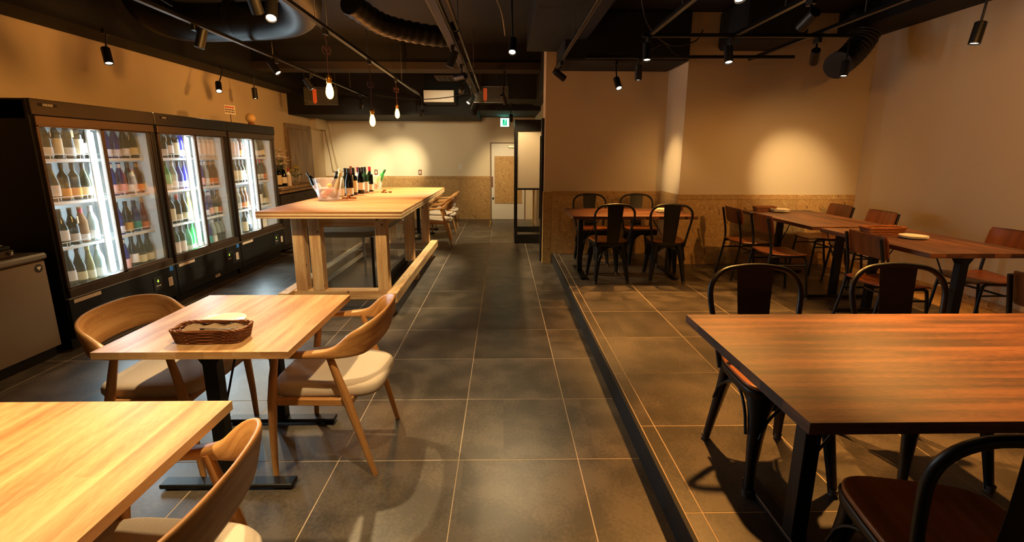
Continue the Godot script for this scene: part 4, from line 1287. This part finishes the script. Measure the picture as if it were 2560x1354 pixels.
# ------------------------------------------------------------------ tables and chairs
func build_tables() -> void:
	table("oak_table", "small square oak table with a wicker basket and plates", Vector3(-1.262, 0, -2.191), 0.0, 0.786, 0.79, 0.72, "oak", 0.0, 0.60, [0.26, -0.28])
	table("oak_table", "nearest oak table, cut off by the picture's lower left corner", Vector3(-1.27, 0, -1.015), 0.0, 0.786, 0.79, 0.72, "oak", 0.0, 0.60, [0.26, -0.28])
	table("walnut_table", "big walnut table nearest the camera on the platform", Vector3(1.56, HP, -1.43), PI / 2, 0.8, 1.62, 0.72, "walnut", 0.0, 0.62, [0.70, -0.52])
	table("walnut_table", "walnut table in front of the alcove with four metal chairs", Vector3(1.405, HP, -5.345), PI / 2, 0.78, 1.33, 0.72, "walnut", 0.0, 0.60, [0.52, -0.52])
	table("walnut_table", "walnut table before the back wall with a stack of plates", Vector3(3.22, HP, -4.89), 0.0, 0.79, 1.32, 0.72, "walnut", 0.0, 0.62, [0.5, -0.5])
	table("walnut_table", "walnut table beside the right wall with a wicker basket", Vector3(3.235, HP, -3.59), 0.0, 0.77, 1.12, 0.72, "walnut", 0.0, 0.62, [0.40, -0.38])
	# oak armchairs
	var oc := oak_chair("oak armchair with beige seat at the right of the small oak table", Vector3(-0.85, 0, -2.25), -PI / 2)
	copy_of(oc, "oak_armchair", "oak armchair left of the small oak table, back to the coolers", "chair", Vector3(-1.655, 0, -2.25), PI / 2, "oak armchairs with beige seats")
	copy_of(oc, "oak_armchair", "oak armchair in the foreground at the nearest oak table", "chair", Vector3(-0.93, 0, -0.99), -PI / 2 + 0.05, "oak armchairs with beige seats")
	copy_of(oc, "oak_armchair", "nearest of the three oak armchairs beyond the timber counter", "chair", Vector3(-1.12, 0, -8.0), -PI / 2 + 0.1, "oak armchairs with beige seats")
	copy_of(oc, "oak_armchair", "middle of the three oak armchairs beyond the timber counter", "chair", Vector3(-1.15, 0, -8.75), -PI / 2 - 0.05, "oak armchairs with beige seats")
	copy_of(oc, "oak_armchair", "farthest of the three oak armchairs beyond the timber counter", "chair", Vector3(-1.17, 0, -9.5), -PI / 2, "oak armchairs with beige seats")
	table("oak_table", "near oak table half hidden behind the timber counter", Vector3(-1.62, 0, -8.15), 0.0, 0.78, 0.79, 0.72, "oak", 0.0, 0.6, [0.26, -0.26])
	table("oak_table", "far oak table half hidden behind the timber counter", Vector3(-1.62, 0, -9.25), 0.0, 0.78, 0.79, 0.72, "oak", 0.0, 0.6, [0.26, -0.26])
	# metal chairs (local front is +z)
	var mc := metal_chair("black metal chair, left of the two behind the big walnut table", Vector3(1.17, HP, -1.86), 0.0)
	var mg := "black metal chairs with wooden seats"
	copy_of(mc, "metal_chair", "black metal chair, right of the two behind the big walnut table", "chair", Vector3(1.845, HP, -1.88), -0.06, mg)
	copy_of(mc, "metal_chair", "black metal chair in the lower right foreground, its back to the camera", "chair", Vector3(1.10, HP, -0.98), PI - 0.22, mg)
	copy_of(mc, "metal_chair", "black metal chair, left of the two near ones at the alcove table", "chair", Vector3(1.15, HP, -5.10), PI + 0.06, mg)
	copy_of(mc, "metal_chair", "black metal chair, right of the two near ones at the alcove table", "chair", Vector3(1.785, HP, -5.10), PI - 0.12, mg)
	copy_of(mc, "metal_chair", "black metal chair, left of the two against the alcove wall", "chair", Vector3(1.125, HP, -5.92), 0.0, mg)
	copy_of(mc, "metal_chair", "black metal chair, right of the two against the alcove wall", "chair", Vector3(1.74, HP, -5.92), 0.0, mg)
	# tube-frame chairs
	var sc := tube_chair("tube-frame chair left of the back walnut table, nearer the back wall", Vector3(2.71, HP, -5.13), PI / 2)
	var sg := "black tube-frame chairs with plywood seats"
	copy_of(sc, "tube_chair", "tube-frame chair left of the back walnut table, nearer the camera", "chair", Vector3(2.71, HP, -4.52), PI / 2 - 0.05, sg)
	copy_of(sc, "tube_chair", "tube-frame chair right of the back walnut table, in the corner", "chair", Vector3(3.74, HP, -5.42), -PI / 2, sg)
	copy_of(sc, "tube_chair", "tube-frame chair right of the back walnut table, nearer the camera", "chair", Vector3(3.74, HP, -4.80), -PI / 2, sg)
	copy_of(sc, "tube_chair", "tube-frame chair at the left side of the right wall table", "chair", Vector3(2.88, HP, -3.40), PI / 2, sg)
	copy_of(sc, "tube_chair", "tube-frame chair at the right side of the right wall table", "chair", Vector3(3.76, HP, -3.52), -PI / 2, sg)
	copy_of(sc, "tube_chair", "tube-frame chair cut off by the right edge of the picture", "chair", Vector3(2.74, HP, -2.06), PI / 2, sg)

# length runs along local z; boards run along z; the column legs stand at the given z, their feet along x
func table(nm: String, label: String, pos: Vector3, ry: float, w: float, L: float, h: float, wood: String, _x: float, foot: float, cols: Array) -> void:
	var o := thing(nm, label, "table", pos, ry, "oak tables" if wood == "oak" else "walnut tables")
	var top := Node3D.new()
	top.name = "tabletop"
	o.add_child(top)
	var th := 0.03 if wood == "oak" else 0.032
	var n := 7
	var seed_off := pos.x * 1.7 + pos.z * 0.9
	for k in n:
		var b := mb()
		b.off = Vector2(seed_off + k * 0.37, k * 0.83 + seed_off)
		b.box(Vector3(-w / 2 + w * (k + 0.5) / n, h - th / 2, 0), Vector3(w / n, th, L), 0.0, 2)
		part(b, "board", M["%s%d" % [wood, [0, 1, 2, 0, 2, 1, 0][(k + int(absf(seed_off) * 3)) % 7]]], top)
	for z in cols:
		var zz: float = z
		var c := mb()
		c.box(Vector3(0, h / 2 - 0.01, zz), Vector3(0.06, h - th - 0.025, 0.055), 0.003)
		c.box(Vector3(0, h - th - 0.004, zz), Vector3(0.34, 0.008, 0.06), 0.0)
		for s in [-1, 1]:
			var keep := c.t
			c.t = Transform3D(Basis(), Vector3(0, 0, zz))
			c.prism(PackedVector2Array([Vector2(s * 0.03, h - th - 0.008), Vector2(s * 0.075, h - th - 0.008), Vector2(s * 0.03, h - th - 0.075)]), 0.05)
			c.t = keep
		part(c, "column_leg", M.black_steel, o)
		part(mb().box(Vector3(0, 0.021, zz), Vector3(foot, 0.022, 0.062), 0.004), "foot_bar", M.black_steel, o)
		for s in [-1, 1]:
			part(mb().box(Vector3(s * (foot / 2 - 0.04), 0.005, zz), Vector3(0.04, 0.01, 0.04), 0.002), "foot_pad", M.lamp_black, o)
		part(mb().tube([Vector3(0, 0.34, zz - signf(zz) * 0.026), Vector3(0, h - th - 0.002, zz - signf(zz) * 0.24)], 0.005, 8), "brace_rod", M.black_steel, o)

func oak_chair(label: String, pos: Vector3, ry: float) -> Node3D:
	var o := thing("oak_armchair", label, "chair", pos, ry, "oak armchairs with beige seats")
	# bent rail: arms and backrest in one sweep
	var ctl := [Vector3(0.262, 0.618, 0.20), Vector3(0.272, 0.626, 0.10), Vector3(0.278, 0.630, 0.0), Vector3(0.274, 0.638, -0.105), Vector3(0.244, 0.676, -0.205), Vector3(0.155, 0.697, -0.258), Vector3(0.0, 0.703, -0.275)]
	var dim := [Vector2(0.046, 0.020), Vector2(0.052, 0.024), Vector2(0.050, 0.030), Vector2(0.042, 0.056), Vector2(0.028, 0.138), Vector2(0.021, 0.160), Vector2(0.018, 0.162)]
	var cp := ctl.duplicate()
	var dp := dim.duplicate()
	for k in range(ctl.size() - 2, -1, -1):
		cp.append(Vector3(-ctl[k].x, ctl[k].y, ctl[k].z))
		dp.append(dim[k])
	var path := crom(cp, 6)
	var dd := crom(dp, 6)
	var rows := []
	for k in path.size():
		var tg: Vector3 = (path[mini(k + 1, path.size() - 1)] - path[maxi(k - 1, 0)]).normalized()
		var hz := Vector3(tg.x, 0, tg.z).normalized()
		# lean the tall part of the back outwards
		var tall := clampf((dd[k].y - 0.04) / 0.1, 0.0, 1.0)
		var out := Vector3(-hz.z, 0, hz.x)
		if out.dot(path[k] - Vector3(0, path[k].y, 0.1)) < 0:
			out = -out
		var up := (Vector3.UP + out * 0.22 * tall).normalized()
		up = (up - tg * up.dot(tg)).normalized()
		var sd := tg.cross(up).normalized()
		var row := PackedVector3Array()
		for p in ell(dd[k].x * 0.5, dd[k].y * 0.5, 3.2, 18):
			row.append(path[k] + sd * p.x + up * p.y)
		rows.append(row)
	part(mb().grid(rows), "arm_and_back_rail", M.chair_oak, o)
	for s in [-1, 1]:
		part(mb().tube([Vector3(s * 0.250, 0.0, 0.232), Vector3(s * 0.256, 0.2, 0.222), Vector3(s * 0.262, 0.40, 0.205), Vector3(s * 0.264, 0.52, 0.188), Vector3(s * 0.266, 0.622, 0.168)], [0.0125, 0.0165, 0.0205, 0.018, 0.0145], 12), "front_leg", M.chair_oak, o)
		part(mb().tube([Vector3(s * 0.245, 0.0, -0.236), Vector3(s * 0.252, 0.2, -0.185), Vector3(s * 0.258, 0.40, -0.132), Vector3(s * 0.263, 0.53, -0.095), Vector3(s * 0.266, 0.632, -0.066)], [0.0125, 0.0165, 0.021, 0.018, 0.015], 12), "back_leg", M.chair_oak, o)
		part(mb().bar(Vector3(s * 0.255, 0.392, 0.205), Vector3(s * 0.250, 0.385, -0.13), 0.024, 0.034, 0.004), "side_rail", M.chair_oak, o)
	part(mb().box(Vector3(0, 0.390, 0.20), Vector3(0.50, 0.034, 0.022), 0.004), "front_rail", M.chair_oak, o)
	part(mb().box(Vector3(0, 0.378, -0.14), Vector3(0.49, 0.04, 0.022), 0.004), "back_rail", M.chair_oak, o)
	# cushion
	var cr := []
	for q in [[0.90, 0.388], [0.97, 0.396], [1.0, 0.412], [0.995, 0.43], [0.965, 0.444], [0.90, 0.452], [0.75, 0.454], [0.5, 0.450], [0.25, 0.447], [0.02, 0.446]]:
		var row := PackedVector3Array()
		for p in ell(0.238 * q[0], 0.255 * q[0], 4.5, 36):
			var wide: float = 1.0 + 0.10 * p.y / 0.255
			row.append(Vector3(p.x * wide, q[1] + 0.012 * p.y / 0.255, p.y - 0.012))
		cr.append(row)
	part(mb().grid(cr, true, true, true, 1.0, 1.0), "seat_cushion", M.fabric, o)
	return o

func metal_chair(label: String, pos: Vector3, ry: float) -> Node3D:
	var o := thing("metal_chair", label, "chair", pos, ry, "black metal chairs with wooden seats")
	# seat: wood on a pressed pan
	var sr := []
	for q in [[0.97, 0.441], [1.0, 0.446], [1.0, 0.456], [0.97, 0.461], [0.7, 0.457], [0.3, 0.455], [0.02, 0.455]]:
		var row := PackedVector3Array()
		for p in ell(0.185 * q[0], 0.185 * q[0], 4.5, 32):
			row.append(Vector3(p.x * (1.0 + 0.05 * p.y / 0.185), q[1], p.y))
		sr.append(row)
	var st := mb()
	st.grid(sr)
	for k in st.uv.size():
		st.uv[k] = Vector2(st.v[k].z, st.v[k].x)
	part(st, "wooden_seat", M.seat_wood, o)
	var pr := []
	for q in [[0.93, 0.405], [1.0, 0.41], [1.02, 0.436], [0.98, 0.4405]]:
		var row := PackedVector3Array()
		for p in ell(0.187 * q[0], 0.187 * q[0], 4.5, 32):
			row.append(Vector3(p.x * (1.0 + 0.05 * p.y / 0.185), q[1], p.y))
		pr.append(row)
	part(mb().grid(pr), "seat_pan", M.black_steel, o)
	# legs: wide channels that taper to the foot
	for sx in [-1, 1]:
		for sz in [-1, 1]:
			var f := Vector3(sx * 0.178, 0.012, sz * (0.195 if sz > 0 else 0.205))
			var tp := Vector3(sx * 0.135, 0.42, sz * 0.135)
			var dg := Vector3(sx, 0, sz).normalized()
			var tn := Vector3(-sz, 0, sx).normalized()
			var rows := []
			for q in [[0.0, 0.017, 0.015], [0.25, 0.020, 0.017], [0.55, 0.029, 0.020], [0.8, 0.040, 0.024], [1.0, 0.062, 0.03]]:
				var c: Vector3 = f.lerp(tp, q[0])
				rows.append(PackedVector3Array([c + tn * q[1] - dg * q[2], c + tn * q[1] * 0.9 + dg * q[2] * 0.3, c + tn * q[1] * 0.35 + dg * q[2], c - tn * q[1] * 0.35 + dg * q[2], c - tn * q[1] * 0.9 + dg * q[2] * 0.3, c - tn * q[1] - dg * q[2]]))
			part(mb().grid(rows), "leg", M.black_steel, o)
			part(mb().tube([f - Vector3(0, 0.012, 0), f + Vector3(0, 0.018, 0)], [0.017, 0.021], 10), "foot_cap", M.rubber, o)
	# arched aprons
	for k in 4:
		var a := PI / 2 * k
		var ap := mb()
		ap.t = Transform3D(Basis(Vector3.UP, a), Vector3.ZERO) * Transform3D(Basis(), Vector3(0, 0, 0.155))
		var poly := PackedVector2Array([Vector2(-0.145, 0.43), Vector2(-0.155, 0.33)])
		for j in 9:
			var u := j / 8.0
			poly.append(Vector2(lerpf(-0.125, 0.125, u), 0.325 + 0.07 * sin(PI * u)))
		poly.append_array([Vector2(0.155, 0.33), Vector2(0.145, 0.43)])
		ap.prism(poly, 0.006)
		part(ap, "apron_plate", M.black_steel, o)
		var hp := []
		for j in 13:
			var u := j / 12.0
			hp.append(Vector3(lerpf(-0.15, 0.15, u), 0.25 + 0.145 * pow(sin(PI * u), 0.6), 0.166 + 0.02 * (1.0 - sin(PI * u))))
		var hb := mb()
		hb.t = Transform3D(Basis(Vector3.UP, a), Vector3.ZERO)
		hb.tube(hp, 0.006, 6)
		part(hb, "arch_brace", M.black_steel, o)
	# hoop and splat
	var half := [Vector3(-0.168, 0.40, -0.150), Vector3(-0.178, 0.50, -0.178), Vector3(-0.198, 0.62, -0.200), Vector3(-0.212, 0.73, -0.222), Vector3(-0.196, 0.795, -0.236), Vector3(-0.145, 0.838, -0.246), Vector3(-0.07, 0.853, -0.252), Vector3(0, 0.857, -0.254)]
	var full := half.duplicate()
	for k in range(half.size() - 2, -1, -1):
		full.append(Vector3(-half[k].x, half[k].y, half[k].z))
	part(mb().tube(crom(full, 4), 0.0125, 10), "hoop_back", M.black_steel, o)
	var rows := []
	for k in 9:
		var u := k / 8.0
		var w := lerpf(0.062, 0.086, u)
		var c := Vector3(0, lerpf(0.40, 0.855, u), lerpf(-0.178, -0.252, u) - 0.012 * sin(PI * u))
		rows.append(PackedVector3Array([c + Vector3(-w, 0, 0.004), c + Vector3(-w * 0.5, 0, -0.003), c + Vector3(w * 0.5, 0, -0.003), c + Vector3(w, 0, 0.004), c + Vector3(w, 0, 0.007), c + Vector3(w * 0.5, 0, 0.001), c + Vector3(-w * 0.5, 0, 0.001), c + Vector3(-w, 0, 0.007)]))
	part(mb().grid(rows), "back_splat", M.black_steel, o)
	return o

func sheet(pts: Array, th: float) -> MB:
	# pts[r][c] mid surface; closed thin solid
	var rows := []
	for r in pts.size():
		var row := PackedVector3Array()
		var nrm := []
		var nc: int = pts[r].size()
		for c in nc:
			var a: Vector3 = pts[r][mini(c + 1, nc - 1)] - pts[r][maxi(c - 1, 0)]
			var b: Vector3 = pts[mini(r + 1, pts.size() - 1)][c] - pts[maxi(r - 1, 0)][c]
			nrm.append(a.cross(b).normalized())
		for c in nc:
			row.append(pts[r][c] + nrm[c] * th / 2)
		for c in range(nc - 1, -1, -1):
			row.append(pts[r][c] - nrm[c] * th / 2)
		rows.append(row)
	return mb().grid(rows)

func tube_chair(label: String, pos: Vector3, ry: float) -> Node3D:
	var o := thing("tube_chair", label, "chair", pos, ry, "black tube-frame chairs with plywood seats")
	for s in [-1, 1]:
		part(mb().tube(crom([Vector3(s * 0.195, 0.0, -0.235), Vector3(s * 0.187, 0.2, -0.195), Vector3(s * 0.18, 0.40, -0.162), Vector3(s * 0.178, 0.50, -0.162), Vector3(s * 0.176, 0.60, -0.178), Vector3(s * 0.172, 0.785, -0.218)], 4), 0.0115, 9), "back_post", M.black_steel, o)
		part(mb().tube(crom([Vector3(s * 0.195, 0.0, 0.22), Vector3(s * 0.186, 0.2, 0.198), Vector3(s * 0.179, 0.38, 0.178), Vector3(s * 0.178, 0.412, 0.155), Vector3(s * 0.178, 0.416, 0.10), Vector3(s * 0.179, 0.408, -0.158)], 4), 0.0115, 9), "front_leg", M.black_steel, o)
		part(mb().tube([Vector3(s * 0.184, 0.33, 0.186), Vector3(s * 0.182, 0.33, -0.172)], 0.008, 7), "side_stretcher", M.black_steel, o)
		for z in [-0.235, 0.22]:
			part(mb().tube([Vector3(s * 0.195, 0.0, z), Vector3(s * 0.195, 0.018, z)], 0.0145, 9), "foot_cap", M.rubber, o)
	part(mb().tube([Vector3(-0.182, 0.33, 0.0), Vector3(0.182, 0.33, 0.0)], 0.008, 7), "cross_stretcher", M.black_steel, o)
	var pts := []
	for r in 10:
		var u := r / 9.0
		var row := []
		var hw := 0.19 + 0.012 * u
		if r == 0 or r == 9:
			hw -= 0.03
		for c in 7:
			var x := (c / 6.0 - 0.5) * 2.0
			row.append(Vector3(x * hw, 0.432 + 0.010 * x * x - 0.012 * sin(PI * u) - (0.02 * pow(maxf(0.0, u - 0.85) / 0.15, 2.0)), lerpf(-0.175, 0.215, u)))
		pts.append(row)
	var sb := sheet(pts, 0.012)
	part(sb, "plywood_seat", M.seat_ply, o)
	var bp := []
	for r in 6:
		var u := r / 5.0
		var row := []
		var hw := 0.19 - (0.012 if r == 0 or r == 5 else 0.0)
		for c in 9:
			var x := (c / 8.0 - 0.5) * 2.0
			row.append(Vector3(x * hw, 0.632 + 0.168 * u, -0.172 - 0.036 * u - 0.022 * (1.0 - x * x) + 0.02))
		bp.append(row)
	part(sheet(bp, 0.011), "plywood_backrest", M.seat_ply, o)
	return o

# ------------------------------------------------------------------ far end
func build_far() -> void:
	# door in the far wall
	var d := struct(slab(-0.30, 0.52, 0.0, 1.77, ZF + 0.0005, ZF + 0.02), "door_1", mat(Color(0.50, 0.43, 0.36), 0.6))
	part(slab(-0.27, 0.49, 0.005, 1.74, ZF + 0.0205, ZF + 0.035, 0.003), "door_leaf", M.white, d)
	var wp := part(slab(-0.20, 0.44, 0.38, 1.46, ZF + 0.0355, ZF + 0.05, 0.003), "osb_panel", M.osb0, d)
	part(mb().tube([Vector3(-0.235, 0.5, ZF + 0.06), Vector3(-0.235, 0.5, ZF + 0.036)], 0.022, 12), "door_knob", M.lamp_black, d)
	part(slab(-0.27, -0.235, 0.75, 1.0, ZF + 0.0355, ZF + 0.045, 0.002), "lock_plate", M.wicker, d)
	part(slab(0.12, 0.40, 1.65, 1.70, ZF + 0.0355, ZF + 0.085, 0.004), "door_closer", M.steel, d)
	# switches and sockets on the far wall
	for q in [[-1.92, 1.09, "brown framed light switch on the far wall above the panelling"], [-0.99, 1.22, "small white switch on the far wall beside the door"], [-1.15, 0.37, "white power socket on the far wall panelling"], [-2.93, 1.09, "brown framed light switch on the far wall behind the bottles"]]:
		var s := thing("wall_switch", q[2], "switch", Vector3(q[0], q[1], ZF + (0.0125 if q[1] < 1.0 else 0.0005)))
		part(mb().box(Vector3(0, 0, 0.004), Vector3(0.075, 0.12, 0.008), 0.002), "plate", M.white if q[2].begins_with("small") or q[1] < 1 else M.wicker, s)
		part(mb().box(Vector3(0, 0, 0.0095), Vector3(0.03, 0.06, 0.004), 0.001), "rocker", M.white, s)
	# yellow tape on the floor before the door
	solo(slab(-0.305, -0.285, 0.0, 0.001, -10.95, -9.9), "floor_tape", M.yellow, "strip of yellow tape on the floor before the far door", "tape", Vector3(0, 0.0003, 0))
	# wooden door with frame on the left wall, near the far corner
	var w := struct(slab(XL + 0.0005, XL + 0.03, 0.0, 2.06, -10.35, -9.15), "door_2", M.grey_wood)
	var wb := mb()
	wb.box(Vector3(XL + 0.0425, 0.99, -9.71), Vector3(0.024, 1.96, 0.98), 0.003, 1)
	part(wb, "door_leaf", M.grey_wood, w)
	part(mb().box(Vector3(XL + 0.058, 0.98, -9.3), Vector3(0.03, 0.03, 0.1), 0.004), "handle", M.black_steel, w)
	struct(slab(XL, XL + 0.14, 2.02, 2.23, -10.95, -10.36), "trim_lintel", M.wall)
	# translucent curtain gathered in the far left corner
	var rows := []
	for r in 12:
		var u := r / 11.0
		var row := []
		for c in 25:
			var x := c / 24.0
			var wd := 0.15 + 0.08 * u - 0.04 * sin(PI * u)
			row.append(Vector3(-4.03 + 0.14 * u + x * wd, 2.17 - 1.06 * u, ZF + 0.045 + 0.012 * sin(x * 10.0 + u * 1.5) + 0.006 * sin(u * 7.0 + x * 4.0)))
		rows.append(row)
	solo(sheet(rows, 0.003), "curtain", M.curtain, "pale gathered curtain hanging in the far left corner", "curtain")
	# black metal framed screen at the end of the aisle
	var p := thing("framed_partition", "black metal framed partition with a frosted upper panel at the aisle's end", "partition", Vector3(0.45, 0, -8.03))
	for s in [-1, 1]:
		part(mb().box(Vector3(s * 0.235, 1.03, 0), Vector3(0.045, 2.06, 0.06), 0.003), "post", M.black_steel, p)
		part(mb().box(Vector3(s * 0.235, 1.03, -0.5), Vector3(0.045, 2.06, 0.06), 0.003), "post", M.black_steel, p)
		part(mb().box(Vector3(s * 0.235, 1.97, -0.25), Vector3(0.045, 0.18, 0.44)), "side_beam", M.black_steel, p)
		part(mb().box(Vector3(s * 0.235, 0.1, -0.25), Vector3(0.045, 0.2, 0.44)), "side_beam", M.black_steel, p)
	part(mb().box(Vector3(0, 1.965, 0), Vector3(0.42, 0.185, 0.05), 0.003), "top_beam", M.black_steel, p)
	part(mb().box(Vector3(0, 0.93, 0), Vector3(0.42, 0.03, 0.04), 0.002), "middle_bar", M.black_steel, p)
	part(mb().box(Vector3(0, 0.08, 0), Vector3(0.42, 0.16, 0.05), 0.003), "bottom_beam", M.black_steel, p)
	part(mb().box(Vector3(0, 0.245, 0), Vector3(0.42, 0.10, 0.04), 0.003), "lower_bar", M.black_steel, p)
	part(mb().box(Vector3(0, 1.41, 0), Vector3(0.42, 0.93, 0.008)), "frosted_panel", M.frosted, p)
	part(mb().box(Vector3(0, 0.605, 0), Vector3(0.42, 0.62, 0.006)), "clear_panel", M.clear_glass, p)
	part(mb().box(Vector3(0.08, 0.58, -0.25), Vector3(0.03, 0.66, 0.03)), "inner_bar", M.yellow, p)
	# dark door frame on the post beside it
	var f := struct(slab(0.525, 0.5595, 0.0, 1.98, ZA - 0.26, ZA - 0.10), "trim_doorframe", M.black_steel)
	part(slab(0.51, 0.5245, 0.6, 1.75, ZA - 0.22, ZA - 0.19, 0.003), "pull_bar", M.lamp_black, f)

# ------------------------------------------------------------------ tableware
func build_details() -> void:
	basket(Vector3(-1.245, 0.7205, -1.935), 0.02, 0.29, 0.125, 0.058, "brown wicker basket with a napkin on the small oak table", true)
	plates(Vector3(-1.285, 0.7205, -2.08), 0.095, 5, "stack of white plates behind the basket on the small oak table")
	basket(Vector3(3.18, HP + 0.7205, -3.86), 0.1, 0.34, 0.13, 0.055, "brown wicker basket on the right wall table", false)
	plates(Vector3(3.24, HP + 0.7205, -3.62), 0.095, 3, "stack of white plates on the right wall table")
	plates(Vector3(3.18, HP + 0.7205, -5.36), 0.10, 5, "stack of white plates on the back walnut table")
	basket(Vector3(3.06, HP + 0.7205, -5.47), 0.0, 0.24, 0.10, 0.05, "dark wicker tray behind the plates on the back walnut table", false)
	plates(Vector3(1.83, HP + 0.7205, -5.36), 0.095, 5, "stack of white plates on the alcove table")
	basket(Vector3(1.99, HP + 0.7205, -5.5), 0.0, 0.22, 0.10, 0.05, "small wicker basket on the alcove table", false)

func plates(pos: Vector3, r: float, cnt: int, label: String) -> void:
	for k in cnt:
		var lb := label.replace("stack of white plates", ["top white plate", "lowest white plate", "second plate from below", "middle white plate", "second plate from the top"][0 if k == cnt - 1 else (1 if k == 0 else (2 if k == 1 else (3 if k == 2 else 4)))])
		var o := solo(mb().lathe([Vector2(0, 0), Vector2(r * 0.55, 0), Vector2(r * 0.58, 0.003), Vector2(r * 0.9, 0.008), Vector2(r, 0.0105), Vector2(r, 0.0125), Vector2(r * 0.9, 0.011), Vector2(r * 0.6, 0.006), Vector2(0, 0.005)], 36, false), "plate", M.china, lb, "plate", pos + Vector3(0, k * 0.0062, 0), 0.0, "white plates on the tables")

func basket(pos: Vector3, ry: float, w: float, d: float, h: float, label: String, big: bool) -> void:
	var o := thing("wicker_basket", label, "basket", pos, ry, "wicker baskets on the tables")
	var nrow := 8 if big else 5
	var seg := 72 if big else 40
	for r in nrow:
		var y := 0.005 + (h - 0.01) * r / (nrow - 1.0)
		var fl := 1.0 + 0.10 * r / (nrow - 1.0)
		var pts := []
		var e := ell(w / 2 * 0.92 * fl, d / 2 * 0.92 * fl, 6.0, seg)
		for k in seg + 1:
			var p: Vector2 = e[k % seg]
			var ph := PI * ((k % seg) + r)
			var nn := p.normalized()
			pts.append(Vector3(p.x + nn.x * 0.0028 * cos(ph), y + 0.0006 * sin(k * 0.9 + r), p.y + nn.y * 0.0028 * cos(ph)))
		part(mb().tube(pts, h / nrow * 0.52, 6, false), "woven_strand", M.wicker if r % 2 == 0 else M.wicker2, o)
	var rim := mb()
	for b in 2:
		var pts := []
		var e := ell(w / 2 * 1.02, d / 2 * 1.03, 6.0, seg)
		for k in seg + 1:
			var p: Vector2 = e[k % seg]
			var ph := k * 0.8 + b * PI
			pts.append(Vector3(p.x, h + 0.003 * sin(ph), p.y) + Vector3(p.x, 0, p.y).normalized() * 0.003 * cos(ph))
		rim.tube(pts, 0.004, 6, false)
	part(rim, "braided_rim", M.wicker, o)
	part(mb().box(Vector3(0, 0.004, 0), Vector3(w * 0.88, 0.006, d * 0.84)), "base", M.wicker2, o)
	var e2 := ell(w / 2 * 0.98, d / 2 * 0.98, 6.0, 14)
	for k in 14:
		part(mb().tube([Vector3(e2[k].x * 0.92, 0.004, e2[k].y * 0.92), Vector3(e2[k].x * 1.02, h, e2[k].y * 1.02)], 0.0028, 5), "stake", M.wicker2, o)
	if big:
		var rows := []
		for r in 9:
			var row := []
			for c in 13:
				var x := (c / 12.0 - 0.5)
				var z := (r / 8.0 - 0.5)
				row.append(Vector3(x * w * 0.9, h * (0.55 + 0.25 * absf(z) * 2.0) + 0.006 * sin(x * 19.0 + z * 7.0), z * d * 0.86))
			rows.append(row)
		part(sheet(rows, 0.003), "napkin_lining", M.napkin, o)
		for k in 3:
			part(mb().bar(Vector3(-0.06 + k * 0.045, h * 0.78, -0.012 + k * 0.012), Vector3(0.08 + k * 0.008, h * 0.8, 0.01 - k * 0.012), 0.012, 0.003, 0.001), "cutlery", M.steel, o)
